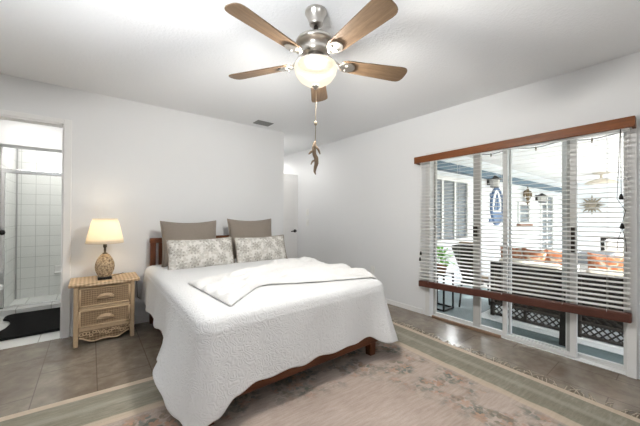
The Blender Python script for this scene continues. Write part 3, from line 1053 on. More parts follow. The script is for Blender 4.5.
# right edge passes (2.60, 0.9); far edge passes (-0.1, 2.47)
RC = Vector((0, 0, 0))
ux = Vector((math.cos(RA), math.sin(RA)))
uy = Vector((-math.sin(RA), math.cos(RA)))
px = Vector((2.605, 0.9)).dot(ux) - RUG_HX
py = Vector((-0.05, 2.475)).dot(uy) - RUG_HY
rc2 = ux * px + uy * py
rug.location = (rc2.x, rc2.y, 0.0)
rug.rotation_euler = (0, 0, RA)
RT = 0.012     # rug top

# ================================================================ BED
BX, BXR, BYF, BYH = 0.475, 1.985, 1.63, 3.66
bed = thing('bed', ((BX + BXR) / 2, 2.65, 0), 'dark reddish-brown wooden bed with white mattress under the white coverlet', 'bed')
# headboard
for (xa, xb) in ((BX + 0.04, BX + 0.095), (BXR - 0.095, BXR - 0.04)):
    MB().box(xa, xb, 3.655, 3.70, 0.0, 0.925, 0.006).build('headboard_post', 'bed_wood_vertical', bed)
MB().box(BX + 0.035, BXR - 0.035, 3.65, 3.705, 0.885, 0.94, 0.008).build('headboard_top_rail', 'bed_wood', bed)
MB().box(BX + 0.095, BXR - 0.095, 3.66, 3.695, 0.40, 0.52, 0.005).build('headboard_bottom_rail', 'bed_wood', bed)
NSL = 6
gap = 0.028
sw_ = (BXR - BX - 0.19 - gap * (NSL + 1)) / NSL
for k in range(NSL):
    xs = BX + 0.095 + gap + k * (sw_ + gap)
    MB().box(xs, xs + sw_, 3.665, 3.69, 0.51, 0.89, 0.003).build('headboard_slat', 'bed_wood_vertical', bed)
for (xa, xb) in ((BX + 0.0, BX + 0.03), (BXR - 0.055, BXR - 0.025)):
    MB().box(xa, xb, 1.72, 3.66, 0.20, 0.36, 0.004).build('side_rail', 'bed_wood_long', bed)
MB().box(BX + 0.02, BXR - 0.05, 1.64, 1.67, 0.135, 0.33, 0.004).build('foot_rail', 'bed_wood', bed)


def leg(x, y, z0, w):
    m_ = MB().box(x - w / 2, x + w / 2, y - w / 2, y + w / 2, z0, 0.34, 0.004)
    for v in m_.bm.verts:
        if v.co.z < 0.15:
            v.co.x = x + (v.co.x - x) * 0.72
            v.co.y = y + (v.co.y - y) * 0.72
    m_.build('leg', 'bed_wood_vertical', bed)


leg(BX + 0.06, 1.70, RT, 0.075)
leg(BXR - 0.085, 1.70, RT, 0.08)
leg((BX + BXR) / 2, 2.0, RT, 0.06)
leg((BX + BXR) / 2, 3.0, 0.0, 0.06)
m = MB()
for k in range(11):
    yy = 1.78 + k * 0.18
    m.box(BX + 0.03, BXR - 0.055, yy, yy + 0.08, 0.30, 0.32)
m.build('mattress_slats', 'bed_wood', bed)
MB().box(BX + 0.02, BXR - 0.02, BYF + 0.02, BYH - 0.02, 0.325, 0.595, 0.05, 4).build('mattress', 'sheet_white', bed)


# ---------------------------------------------------------------- coverlet draped over the bed
from mathutils import noise as mnoise
TOP = 0.635
EX0, EX1, EY0, EY1 = BX - 0.012, BXR + 0.012, BYF - 0.015, 3.585   # outer faces the cloth hangs against
CR = 0.07                                                        # plan corner radius


def interp(tab, v):
    if v <= tab[0][0]:
        return tab[0][1]
    for (a, fa), (b_, fb) in zip(tab[:-1], tab[1:]):
        if v <= b_:
            t_ = (v - a) / (b_ - a)
            t_ = t_ * t_ * (3 - 2 * t_)
            return fa + (fb - fa) * t_
    return tab[-1][1]


# walk round the bed: left side from the head to the foot, the foot, the right side back to the head
path = []
STEP = 0.016
n_ = int((EY1 - EY0 - CR) / STEP)
for k in range(n_):
    path.append((EX0, EY1 + (EY0 + CR - EY1) * k / n_, -1.0, 0.0))
for k in range(13):
    a = PI + (PI / 2) * k / 12
    path.append((EX0 + CR + CR * math.cos(a), EY0 + CR + CR * math.sin(a), math.cos(a), math.sin(a)))
n_ = int((EX1 - EX0 - 2 * CR) / STEP)
for k in range(1, n_):
    path.append((EX0 + CR + (EX1 - EX0 - 2 * CR) * k / n_, EY0, 0.0, -1.0))
for k in range(13):
    a = 1.5 * PI + (PI / 2) * k / 12
    path.append((EX1 - CR + CR * math.cos(a), EY0 + CR + CR * math.sin(a), math.cos(a), math.sin(a)))
n_ = int((EY1 - EY0 - CR) / STEP)
for k in range(1, n_ + 1):
    path.append((EX1, EY0 + CR + (EY1 - EY0 - CR) * k / n_, 1.0, 0.0))
cum = [0.0]
for p, q in zip(path[:-1], path[1:]):
    cum.append(cum[-1] + math.hypot(q[0] - p[0], q[1] - p[1]))
SL = EY1 - EY0 - CR                      # where the near left corner begins
SC = SL + CR * PI / 4                    # its middle
SR = SC + CR * PI / 4 + (EX1 - EX0 - 2 * CR) + CR * PI / 4     # middle of the near right corner
# hem height and outward flare, measured along the walk from the near left corner
HEM = [(-2.2, 0.30), (-1.6, 0.30), (-1.0, 0.295), (-0.68, 0.265), (-0.42, 0.24), (-0.10, 0.10), (0.0, 0.062), (0.06, 0.10), (0.17, 0.200), (0.30, 0.222), (0.8, 0.225), (SR - SC - 0.25, 0.235),
       (SR - SC - 0.05, 0.165), (SR - SC + 0.02, 0.12), (SR - SC + 0.12, 0.15), (SR - SC + 0.4, 0.24), (9, 0.25)]
FLARE = [(-2.2, 0.015), (-1.0, 0.010), (-0.80, 0.012), (-0.66, 0.024), (-0.52, 0.095), (-0.38, 0.145), (-0.2, 0.095), (-0.04, 0.050), (0.04, 0.028), (0.15, 0.018), (0.5, 0.018), (SR - SC - 0.2, 0.02),
         (SR - SC, 0.10), (SR - SC + 0.15, 0.12), (SR - SC + 0.5, 0.03), (9, 0.02)]
ND = 40
RR = 0.06
G = []
for (x, y, nx_, ny_), c in zip(path, cum):
    d = c - SC
    hem = interp(HEM, d) + 0.007 * math.sin(c * 26) + 0.006 * mnoise.noise(Vector((c * 5, 0, 3)))
    fl = interp(FLARE, d)
    row = []
    # medial point of the bed top this spot runs in to
    mx, my = (EX0 + EX1) / 2, min(max(y, EY0 + 0.72), EY1)
    bx_, by_ = x - nx_ * RR, y - ny_ * RR
    for k in range(14, 0, -1):
        t_ = k / 14
        xx, yy = bx_ + (mx - bx_) * t_, by_ + (my - by_) * t_
        row.append(Vector((xx, yy, TOP + 0.006 + 0.004 * mnoise.noise(Vector((xx * 5, yy * 5, 1.0))))))
    for k in range(7):
        a = PI / 2 * k / 6
        o_ = RR * math.sin(a) - RR
        row.append(Vector((x + nx_ * o_, y + ny_ * o_, TOP + 0.006 - RR + RR * math.cos(a))))
    z0 = TOP + 0.006 - RR
    for k in range(1, ND + 1):
        f = k / ND
        o_ = fl * f ** 1.35
        wv = f * (0.010 * math.sin(c * 15 + 1.0) + 0.012 * mnoise.noise(Vector((c * 4.0, f * 0.8, 9.0))))
        o_ += 0.004 + max(-0.0, wv + 0.012 * f)
        row.append(Vector((x + nx_ * o_, y + ny_ * o_, z0 + (hem - z0) * f)))
    G.append(row)
m = MB().grid(G)
bmesh.ops.remove_doubles(m.bm, verts=m.bm.verts, dist=1e-4)
bmesh.ops.recalc_face_normals(m.bm, faces=m.bm.faces)
cov = m.build('coverlet', 'coverlet', None, ((BX + BXR) / 2, 2.6, TOP))
tag(cov, 'white quilted coverlet draped over the bed, its near corner hanging low', 'coverlet')
md = cov.modifiers.new('thick', 'SOLIDIFY')
md.thickness = 0.010
md.offset = 1.0
CTOP = TOP + 0.006 + 0.010


# ---------------------------------------------------------------- throw
def lerp_curve(pts, n):
    pts = [Vector(p) for p in pts]
    d = [0]
    for a, b_ in zip(pts[:-1], pts[1:]):
        d.append(d[-1] + (b_ - a).length)
    res = []
    for k in range(n):
        s_ = d[-1] * k / (n - 1)
        i = 0
        while i < len(pts) - 2 and d[i + 1] < s_:
            i += 1
        f = (s_ - d[i]) / max(1e-6, d[i + 1] - d[i])
        p0, p1, p2, p3 = pts[max(i - 1, 0)], pts[i], pts[i + 1], pts[min(i + 2, len(pts) - 1)]
        q = 0.5 * ((2 * p1) + (p2 - p0) * f + (2 * p0 - 5 * p1 + 4 * p2 - p3) * f * f + (-p0 + 3 * p1 - 3 * p2 + p3) * f ** 3)
        res.append(q)
    return res


NU, NV = 110, 44
front = lerp_curve([(0.665, 1.70), (0.86, 1.90), (1.05, 2.05), (1.29, 1.96), (1.55, 1.86), (1.80, 1.78), (2.04, 1.70), (2.20, 1.66)], NU)
back = lerp_curve([(0.615, 2.47), (0.83, 2.54), (1.10, 2.58), (1.35, 2.68), (1.65, 2.80), (1.90, 2.80), (2.10, 2.70), (2.26, 2.60)], NU)


def surf(x, y, hgt):
    """point over the bed top, rolling down the right side"""
    xe = BXR + 0.012 - 0.055
    R_ = 0.055 + 0.018
    if x <= xe:
        return Vector((x, y, CTOP + hgt))
    s_ = x - xe
    if s_ < R_ * PI / 2:
        a = s_ / R_
        return Vector((xe + (R_ + hgt) * math.sin(a), y, CTOP - R_ + (R_ + hgt) * math.cos(a)))
    return Vector((xe + R_ + hgt, y, CTOP - R_ - (s_ - R_ * PI / 2)))


G = []
for i in range(NU):
    row = []
    fu = i / (NU - 1)
    for j in range(NV):
        fv = j / (NV - 1)
        p = front[i].lerp(back[i], fv)
        edge = min(1.0, min(fv, 1 - fv) / 0.10, min(fu, 1.0) / 0.04)
        edge = math.sqrt(max(0.0, 1 - (1 - edge) ** 2)) if edge < 1 else 1.0
        w = 0.0
        ph = fv * 26 + 3.0 * mnoise.noise(Vector((fu * 3.1, fv * 1.3, 2.0)))
        wr = 0.5 + 0.5 * math.sin(ph + 4 * fu)
        amp = 0.016 + 0.050 * max(0, math.sin(fu * PI)) ** 0.6
        w += amp * wr ** 2 * (0.4 + 0.6 * abs(mnoise.noise(Vector((fu * 2.3 + 4, fv * 2, 0)))) * 1.6)
        rid = 1 - abs(mnoise.noise(Vector((p.x * 2.6 + p.y * 1.5, p.y * 5.5 - p.x * 1.2, 7.0)))) * 2.2
        w += 0.034 * max(0.0, rid) ** 3
        w += 0.008 * mnoise.noise(Vector((p.x * 22, p.y * 22, 1.0)))
        w += 0.012 * mnoise.noise(Vector((p.x * 6, p.y * 6, 5.0)))
        w += 0.014 * math.exp(-((fv - 0.10) / 0.07) ** 2) * (0.2 + 0.8 * fu)
        row.append(surf(p.x, p.y, 0.004 + edge * max(0.006, 0.006 + w)))
    G.append(row)
m = MB().grid(G)
th = m.build('throw_blanket', 'throw', None, (1.4, 2.2, CTOP))
tag(th, 'fluffy white throw blanket spread across the coverlet', 'blanket')
# close underside
md = th.modifiers.new('thick', 'SOLIDIFY')
md.thickness = 0.008
md.offset = -1.0
md = th.modifiers.new('sub', 'SUBSURF')
md.levels = md.render_levels = 1


# ---------------------------------------------------------------- pillows
def pillow(name, mat, w, hgt, thick, loc, tilt, rz_, label, group, edge_mat=None, ear=0.05, sag=0.0, seed=0):
    n = 30
    m_ = MB()
    for sgn in (1, -1):
        P_ = []
        for i in range(n + 1):
            row = []
            u = -1 + 2 * i / n
            for j in range(n + 1):
                v = -1 + 2 * j / n
                k = max(0.0, (1 - abs(u) ** 2.6)) ** 0.62 * max(0.0, (1 - abs(v) ** 2.6)) ** 0.62
                x_ = u * w / 2 * (1 - ear * (1 - v * v))
                y_ = v * hgt / 2 * (1 - ear * 1.6 * (1 - u * u))
                z_ = sgn * (thick / 2 * k + 0.003)
                z_ += 0.010 * mnoise.noise(Vector((x_ * 7, y_ * 7, seed + sgn))) * k
                y_ -= sag * (1 - u * u) * max(0, v)
                row.append(Vector((x_, y_, z_)))
            P_.append(row if sgn > 0 else list(reversed(row)))
        m_.grid(P_)
    bmesh.ops.remove_doubles(m_.bm, verts=m_.bm.verts, dist=0.0066)
    me = m_.build(name, mat)
    me.location = loc
    me.rotation_euler = Euler((PI / 2 - tilt, 0, rz_), 'XYZ')
    tag(me, label, 'pillow', group)
    # stitched edge
    e = MB()
    pts = []
    for t_ in range(4 * 14):
        s_, f = divmod(t_, 14)
        f = -1 + 2 * f / 14
        u, v = ((f, -1), (1, f), (-f, 1), (-1, -f))[s_]
        pts.append((u * w / 2 * (1 - ear * (1 - v * v)), v * hgt / 2 * (1 - ear * 1.6 * (1 - u * u)) - sag * (1 - u * u) * max(0, v), 0))
    e.tube(pts, 0.005, 6, closed=True)
    eo = e.build('piping', edge_mat or mat)
    eo.parent = me
    return me


pillow('throw_pillow', 'taupe_linen', 0.60, 0.50, 0.17, (0.885, 3.47, 0.885), 0.20, 0.02,
       'taupe linen pillow standing against the headboard on the lamp side', 'taupe pillows at the headboard', 'taupe_edge', 0.06, 0.006, 1)
pillow('throw_pillow', 'taupe_linen', 0.60, 0.50, 0.17, (1.62, 3.47, 0.905), 0.20, -0.02,
       'taupe linen pillow standing against the headboard on the hall side', 'taupe pillows at the headboard', 'taupe_edge', 0.06, 0.008, 2)
pillow('lumbar_pillow', 'floral', 0.70, 0.335, 0.17, (0.95, 3.25, 0.785), 0.30, 0.04,
       'off-white floral print long pillow in front, nearer the lamp', 'floral pillows on the bed', 'taupe_edge', 0.035, 0.006, 3)
pillow('lumbar_pillow', 'floral', 0.69, 0.335, 0.17, (1.665, 3.27, 0.778), 0.30, 0.03,
       'off-white floral print long pillow in front, nearer the hall door', 'floral pillows on the bed', 'taupe_edge', 0.035, 0.006, 4)

# ================================================================ NIGHTSTAND
NX0, NX1, NY0, NY1 = -0.117, 0.347, 3.395, 3.725
ns = thing('nightstand', ((NX0 + NX1) / 2, 3.55, 0), 'honey rattan nightstand with two drawers beside the bed', 'nightstand')


def serp(x0, x1, y0, y1, amp, n=28):
    """plan outline whose front edge swells and dips"""
    o_ = []
    for k in range(n + 1):
        f = k / n
        o_.append((x0 + (x1 - x0) * f, y0 - amp * math.sin(f * PI) ** 2 + amp * 0.5 * math.sin(f * 3 * PI) ** 2))
    o_.append((x1, y1))
    o_.append((x0, y1))
    return o_


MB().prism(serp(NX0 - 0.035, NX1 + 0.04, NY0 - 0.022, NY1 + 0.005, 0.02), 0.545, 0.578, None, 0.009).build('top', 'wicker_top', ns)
MB().box(NX0 + 0.03, NX1 - 0.03, NY0 + 0.014, NY1, 0.135, 0.547).build('body', 'wicker', ns)
m = MB()
for x_ in (NX0, NX1 - 0.036):
    m_ = MB().box(x_, x_ + 0.036, NY0, NY0 + 0.042, 0.0, 0.547, 0.009)
    m_.build('leg', 'cane', ns)
    m_ = MB().box(x_, x_ + 0.036, NY1 - 0.042, NY1, 0.0, 0.547, 0.009)
    m_.build('leg', 'cane', ns)
MB().box(NX0 + 0.04, NX1 - 0.04, NY0 + 0.006, NY0 + 0.03, 0.325, 0.348, 0.005).box(NX0 + 0.04, NX1 - 0.04, NY0 + 0.006, NY0 + 0.03, 0.135, 0.165, 0.005).box(NX0 + 0.04, NX1 - 0.04, NY0 + 0.006, NY0 + 0.03, 0.528, 0.546, 0.004).build('cross_rail', 'cane', ns)


def drawer(z0, z1):
    xa, xb = NX0 + 0.045, NX1 - 0.045
    d = MB().box(xa, xb, NY0 + 0.008, NY0 + 0.03, z0, z1, 0.003).build('drawer', 'wicker', ns)
    f = MB()
    for (p, q) in (((xa, z0), (xb, z0)), ((xb, z0), (xb, z1)), ((xb, z1), (xa, z1)), ((xa, z1), (xa, z0))):
        f.tube([(p[0], NY0 + 0.006, p[1]), (q[0], NY0 + 0.006, q[1])], 0.0085, 8)
    f.build('drawer_edge', 'cane_light', d)
    xc, zc = (xa + xb) / 2, (z0 + z1) / 2 - 0.005
    h_ = MB()
    for k in range(3):
        rr = 0.062 - 0.011 * k
        pts = [(xc + rr * math.cos(a), NY0 - 0.010 - 0.006 * k, zc - 0.012 + rr * 0.62 * math.sin(a)) for a in [PI * q / 14 for q in range(15)]]
        h_.tube(pts, 0.0055, 7)
    h_.tube([(xc - 0.066, NY0 - 0.006, zc - 0.013), (xc + 0.066, NY0 - 0.006, zc - 0.013)], 0.006, 7)
    h_.box(xc - 0.05, xc + 0.05, NY0 - 0.006, NY0 + 0.009, zc - 0.012, zc + 0.004, 0.002)
    h_.build('handle', 'cane_light', d)


drawer(0.360, 0.518)
drawer(0.176, 0.318)
# wavy apron
ao = []
xa, xb = NX0 + 0.042, NX1 - 0.042
n = 40
for k in range(n + 1):
    f = k / n
    zz = 0.062 + 0.028 * math.sin(f * PI * 2 - PI / 2) * -1 * 0.0
    zz = 0.045 + 0.045 * abs(2 * f - 1) ** 1.0 * 0.3 - 0.022 * math.sin(f * PI) ** 8 + 0.018 * math.cos(f * 4 * PI)
    ao.append((xa + (xb - xa) * f, zz))
ao += [(xb, 0.136), (xa, 0.136)]
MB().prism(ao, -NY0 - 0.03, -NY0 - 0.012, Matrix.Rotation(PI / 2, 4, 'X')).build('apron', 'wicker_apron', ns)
m = MB()
m.tube([(p[0], NY0 + 0.012, p[1]) for p in ao[:n + 1]], 0.006, 7)
rl = random.Random(5)
for k in range(16):
    cx = xa + 0.015 + (xb - xa - 0.03) * k / 15
    cz = 0.10 + rl.uniform(-0.012, 0.018)
    r0 = rl.uniform(0.009, 0.014)
    m.tube([(cx + r0 * math.cos(a), NY0 + 0.008, cz + r0 * math.sin(a)) for a in [2 * PI * q / 10 for q in range(10)]], 0.0035, 5, closed=True)
m.build('apron_scrolls', 'cane_light', ns)

# ================================================================ TABLE LAMP
LX, LY, LZ = 0.110, 3.50, 0.578
lp = thing('table_lamp', (LX, LY, LZ), 'lit table lamp with cream shade and woven seagrass base on the nightstand', 'lamp')
MB().box(LX - 0.055, LX + 0.055, LY - 0.055, LY + 0.055, LZ, LZ + 0.022, 0.004).build('base', 'black_metal', lp)
prof = [(0.0, 0.02), (0.045, 0.022), (0.062, 0.045), (0.078, 0.085), (0.083, 0.12), (0.078, 0.155), (0.062, 0.195), (0.042, 0.225), (0.026, 0.24), (0.0, 0.242)]
body = MB()
pp = []
for k in range(len(prof) - 1):
    for q in range(4):
        f = q / 4
        pp.append((prof[k][0] * (1 - f) + prof[k + 1][0] * f, prof[k][1] * (1 - f) + prof[k + 1][1] * f))
pp.append(prof[-1])
body.lathe(pp, (0, 0, 0), 48)
for v in body.bm.verts:
    r = math.hypot(v.co.x, v.co.y)
    if r > 1e-4:
        a = math.atan2(v.co.y, v.co.x)
        d = 0.0035 * max(math.sin(14 * a + 190 * v.co.z), math.sin(14 * a - 190 * v.co.z))
        v.co.x *= 0.92 * (r + d) / r
        v.co.y *= 0.92 * (r + d) / r
for v in body.bm.verts:
    v.co += Vector((LX, LY, LZ))
body.build('body', 'rope', lp, (LX, LY, LZ))
MB().lathe([(0.0, 0.238), (0.022, 0.24), (0.02, 0.25), (0.010, 0.255), (0.010, 0.30), (0.016, 0.305), (0.016, 0.35), (0.0, 0.35)], (LX, LY, LZ), 20).build('neck', 'lamp_socket', lp)
MB().lathe([(0.0, 0.35), (0.012, 0.352), (0.028, 0.39), (0.030, 0.42), (0.02, 0.445), (0.0, 0.452)], (LX, LY, LZ), 20).build('bulb', 'bulb', lp)
SB, ST = 0.348, 0.578
sh = MB().lathe([(0.150, SB), (0.145, SB + 0.04), (0.111, ST - 0.04), (0.096, ST)], (LX, LY, LZ), 44)
so = sh.build('lamp_shade', 'shade', lp)
md = so.modifiers.new('thick', 'SOLIDIFY')
md.thickness = 0.003
for (rr_, zz_) in ((0.150, SB), (0.096, ST)):
    MB().tube([(LX + rr_ * math.cos(2 * PI * k / 40), LY + rr_ * math.sin(2 * PI * k / 40), LZ + zz_) for k in range(40)], 0.003, 6, closed=True).build('shade_trim', 'cream_cushion', lp)
d = bpy.data.lights.new('lamp_bulb_light', 'POINT')
d.energy = 2.2
d.color = (1.0, 0.82, 0.60)
d.shadow_soft_size = 0.03
o = bpy.data.objects.new('lamp_bulb_light', d)
COL.objects.link(o)
o.location = (LX, LY, LZ + 0.49)

# lamp cord falling behind the nightstand
tag(MB().tube([(LX + 0.05, 3.56, 0.584), (LX + 0.16, 3.70, 0.584), (NX1 + 0.05, 3.735, 0.50), (NX1 + 0.06, 3.738, 0.30), (NX1 + 0.16, 3.735, 0.20)], 0.003, 6).build('lamp_cord', 'black_metal', None, (0.3, 3.72, 0.2)),
    'thin dark lamp cord hanging between the nightstand and the bed', 'cord')

# ================================================================ CEILING FAN
FX, FY = 1.064, 1.401
fan = thing('ceiling_fan', (FX, FY, H), 'five-blade ceiling fan with wooden blades and lit frosted bowl', 'ceiling fan')
MB().lathe([(0.0, H), (0.066, H), (0.067, H - 0.012), (0.060, H - 0.02), (0.040, H - 0.072), (0.040, H - 0.08), (0.026, H - 0.084), (0.0, H - 0.084)], (FX, FY, 0)).build('canopy', 'nickel', fan)
MB().lathe([(0.0, H - 0.09), (0.013, H - 0.09), (0.013, H - 0.15), (0.026, H - 0.152), (0.028, H - 0.17), (0.0, H - 0.17)], (FX, FY, 0)).build('downrod', 'dark_bronze', fan)
MB().lathe([(0.0, 2.288), (0.035, 2.286), (0.075, 2.278), (0.112, 2.262), (0.122, 2.248), (0.122, 2.238), (0.114, 2.233), (0.088, 2.224), (0.084, 2.20), (0.086, 2.185), (0.078, 2.178), (0.0, 2.178)], (FX, FY, 0), 40).build('motor_housing', 'nickel', fan)
MB().lathe([(0.0, 2.18), (0.052, 2.18), (0.052, 2.145), (0.10, 2.132), (0.112, 2.122), (0.0, 2.118)], (FX, FY, 0), 36).build('light_fitter', 'nickel', fan)
MB().lathe([(0.108, 2.122), (0.125, 2.113), (0.130, 2.095), (0.122, 2.060), (0.098, 2.025), (0.062, 2.001), (0.025, 1.991), (0.0, 1.990)], (FX, FY, 0), 40).build('glass_bowl', 'fan_glass', fan)
MB().lathe([(0.0, 1.995), (0.022, 1.991), (0.020, 1.982), (0.010, 1.976), (0.008, 1.968), (0.0, 1.964)], (FX, FY, 0), 20).build('finial', 'nickel', fan)


def blade_outline():
    o_ = []
    r0, r1, w0, w1 = 0.165, 0.610, 0.048, 0.066
    o_.append((r0, -w0 * 0.75))
    o_.append((r0 + 0.03, -w0))
    for k in range(13):
        a = -PI / 2 + PI * k / 12
        ca, sa = math.cos(a), math.sin(a)
        o_.append((r1 - 0.055 + 0.055 * (abs(ca) ** 0.7), w1 * (abs(sa) ** 0.7) * (1 if sa >= 0 else -1)))
    o_.append((r0 + 0.03, w0))
    o_.append((r0, w0 * 0.75))
    return o_


BO = blade_outline()
for k in range(5):
    ang = math.radians(49.5 + 72 * k)
    mt = Matrix.Translation((FX, FY, 2.135)) @ Matrix.Rotation(ang, 4, 'Z') @ Matrix.Rotation(math.radians(-13), 4, 'X')
    m = MB().prism(BO, -0.004, 0.004, None, 0.002)
    o = m.build('blade', 'blade_wood')
    o.parent = fan
    mt2 = Matrix.Translation(-Vector((FX, FY, H))) @ mt
    o.matrix_local = mt2
    # curved iron holding the blade
    m = MB()
    m.tube([(0.075, 0, 0.050), (0.10, 0, 0.040), (0.13, 0, 0.012), (0.16, 0.0, -0.010)], [0.011, 0.012, 0.012, 0.010], 8)
    m.prism([(0.15, -0.012), (0.175, -0.036), (0.215, -0.040), (0.245, -0.022), (0.252, 0.0), (0.245, 0.022), (0.215, 0.040), (0.175, 0.036), (0.15, 0.012)], -0.0115, -0.0045, None, 0.002)
    m.lathe([(0, -0.018), (0.007, -0.016), (0.008, -0.011), (0, -0.011)], (0.195, 0.02, 0), 10)
    m.lathe([(0, -0.018), (0.007, -0.016), (0.008, -0.011), (0, -0.011)], (0.195, -0.02, 0), 10)
    io = m.build('blade_iron', 'nickel')
    io.parent = o
dl = bpy.data.lights.new('fan_bulb_light', 'POINT')
dl.energy = 310
dl.color = (0.97, 0.965, 0.95)
dl.shadow_soft_size = 0.05
fo = bpy.data.objects.new('fan_bulb_light', dl)
COL.objects.link(fo)
fo.location = (FX, FY, 2.088)
m = MB()
m.tube([(FX + 0.004, FY, 1.97), (FX + 0.002, FY, 1.80), (FX, FY, 1.60)], 0.0022, 6)
m.lathe([(0, 0.012), (0.006, 0.01), (0.009, -0.008), (0.004, -0.016), (0, -0.016)], (FX + 0.002, FY, 1.765), 10)
m.build('pull_chain', 'chain_tan', fan)

# dried seahorse-like charm hung on the fan pull
zc0 = 1.655
ch = MB()
ch.tube([(FX, FY, zc0), (FX - 0.004, FY, 1.64), (FX - 0.010, FY, 1.61), (FX - 0.004, FY + 0.004, 1.575), (FX + 0.008, FY, 1.55), (FX + 0.010, FY, 1.52), (FX + 0.0, FY, 1.49), (FX - 0.004, FY, 1.468), (FX + 0.004, FY, 1.452)],
        [0.003, 0.010, 0.013, 0.012, 0.014, 0.013, 0.010, 0.007, 0.003], 9)
ch.tube([(FX + 0.002, FY, 1.628), (FX + 0.018, FY - 0.01, 1.60), (FX + 0.026, FY - 0.016, 1.575)], [0.006, 0.007, 0.003], 8)
ch.tube([(FX - 0.008, FY, 1.60), (FX - 0.025, FY + 0.012, 1.585), (FX - 0.036, FY + 0.018, 1.572)], [0.006, 0.007, 0.003], 8)
ch.tube([(FX + 0.008, FY, 1.545), (FX - 0.012, FY + 0.012, 1.53), (FX - 0.02, FY + 0.016, 1.512)], [0.006, 0.006, 0.003], 8)
tag(ch.build('pull_charm', 'driftwood', None, (FX, FY, zc0)), 'tan driftwood charm hanging from the fan pull chain', 'charm')

# ================================================================ ON THE PATIO
PZ = -0.1
# plant stand
SX0, SX1, SY0, SY1, SZ = 3.775, 4.045, 2.06, 2.32, 0.40
st = thing('plant_stand', (3.91, 2.19, PZ), 'black metal frame plant stand on the patio', 'plant stand')
MB().box(SX0, SX1, SY0, SY1, SZ - 0.02, SZ, 0.003).build('top', 'black_metal', st)
for x_ in (SX0, SX1 - 0.02):
    for y_ in (SY0, SY1 - 0.02):
        MB().box(x_, x_ + 0.02, y_, y_ + 0.02, PZ, SZ - 0.02).build('leg', 'black_metal', st)
m = MB()
m.box(SX0 + 0.02, SX1 - 0.02, SY0, SY0 + 0.02, PZ, PZ + 0.02)
m.box(SX0 + 0.02, SX1 - 0.02, SY1 - 0.02, SY1, PZ, PZ + 0.02)
m.box(SX0, SX0 + 0.02, SY0 + 0.02, SY1 - 0.02, PZ, PZ + 0.02)
m.box(SX1 - 0.02, SX1, SY0 + 0.02, SY1 - 0.02, PZ, PZ + 0.02)
m.build('base_frame', 'black_metal', st)
# plant
PXc, PYc = 3.90, 2.17
pl = thing('potted_plant', (PXc, PYc, SZ), 'bright green leafy plant in a brown pot on the metal stand', 'plant')
MB().lathe([(0, SZ), (0.055, SZ), (0.078, SZ + 0.10), (0.084, SZ + 0.10), (0.084, SZ + 0.125), (0.074, SZ + 0.125), (0.072, SZ + 0.10), (0, SZ + 0.10)], (PXc, PYc, 0), 24).build('pot', 'terracotta_pot', pl)
m = MB()
rp = random.Random(11)
for k in range(150):
    a = rp.uniform(0, 2 * PI)
    el = rp.uniform(0.05, 1.45)
    rr = rp.uniform(0.06, 0.165)
    base = Vector((PXc + rr * math.cos(a) * math.cos(el) * 0.95, PYc + rr * math.sin(a) * math.cos(el) * 0.95, SZ + 0.13 + rr * math.sin(el) * 1.25))
    dirv = Vector((math.cos(a) * math.cos(el), math.sin(a) * math.cos(el), math.sin(el) * 0.8 - 0.15)).normalized()
    side = dirv.cross(Vector((0, 0, 1))).normalized()
    L, W = rp.uniform(0.045, 0.075), rp.uniform(0.015, 0.025)
    up = side.cross(dirv) * 0.006
    P_ = []
    for q in range(5):
        f = q / 4
        wq = W * math.sin(PI * min(1, max(0.02, f * 0.95 + 0.03)))
        c_ = base + dirv * L * f - Vector((0, 0, 1)) * 0.02 * f * f
        P_.append([c_ - side * wq, c_ + up, c_ + side * wq])
    m.grid(P_)
    if k % 3 == 0:
        m.tube([(PXc, PYc, SZ + 0.10), base.lerp(Vector((PXc, PYc, SZ + 0.15)), 0.4), base], 0.002, 4)
for k in range(9):
    c_ = Vector((PXc - 0.03 - 0.012 * k, PYc + 0.10 + 0.012 * math.sin(k), SZ + 0.20 - 0.012 * k + 0.01 * math.sin(k * 2)))
    m.grid([[c_ + Vector((0, 0, 0.012)), c_ + Vector((0, 0.012, 0.0))], [c_ + Vector((-0.012, -0.004, 0)), c_ + Vector((0, 0.0, -0.014))]])
m.build('foliage', 'leaf_green', pl)


# wicker loveseats seen from behind
def lattice(m_, y0, y1, z0, z1, x, pitch_, w):
    """diagonal strips clipped to a rectangle in the YZ plane"""
    hgt = z1 - z0
    for s_, off in ((1, 0.0), (-1, 0.006)):
        k = y0 - hgt
        while k < y1:
            a = (k, z0) if s_ > 0 else (k, z1)
            b_ = (k + hgt, z1) if s_ > 0 else (k + hgt, z0)
            ta = max(0.0, (y0 - a[0]) / hgt)
            tb = min(1.0, (y1 - a[0]) / hgt)
            if tb - ta > 0.05:
                p = Vector((x + off, a[0] + hgt * ta, a[1] + (b_[1] - a[1]) * ta))
                q = Vector((x + off, a[0] + hgt * tb, a[1] + (b_[1] - a[1]) * tb))
                d_ = (q - p).normalized()
                nrm = Vector((0, -d_.z, d_.y)) * w / 2
                t_ = Vector((0.0055, 0, 0))
                b = bmesh.new()
                vs = [b.verts.new(v) for v in (p - nrm, p + nrm, q + nrm, q - nrm, p - nrm + t_, p + nrm + t_, q + nrm + t_, q - nrm + t_)]
                for f in ((0, 1, 2, 3), (7, 6, 5, 4), (0, 4, 5, 1), (1, 5, 6, 2), (2, 6, 7, 3), (3, 7, 4, 0)):
                    b.faces.new([vs[i] for i in f])
                m_._add(b, False)
            k += pitch_


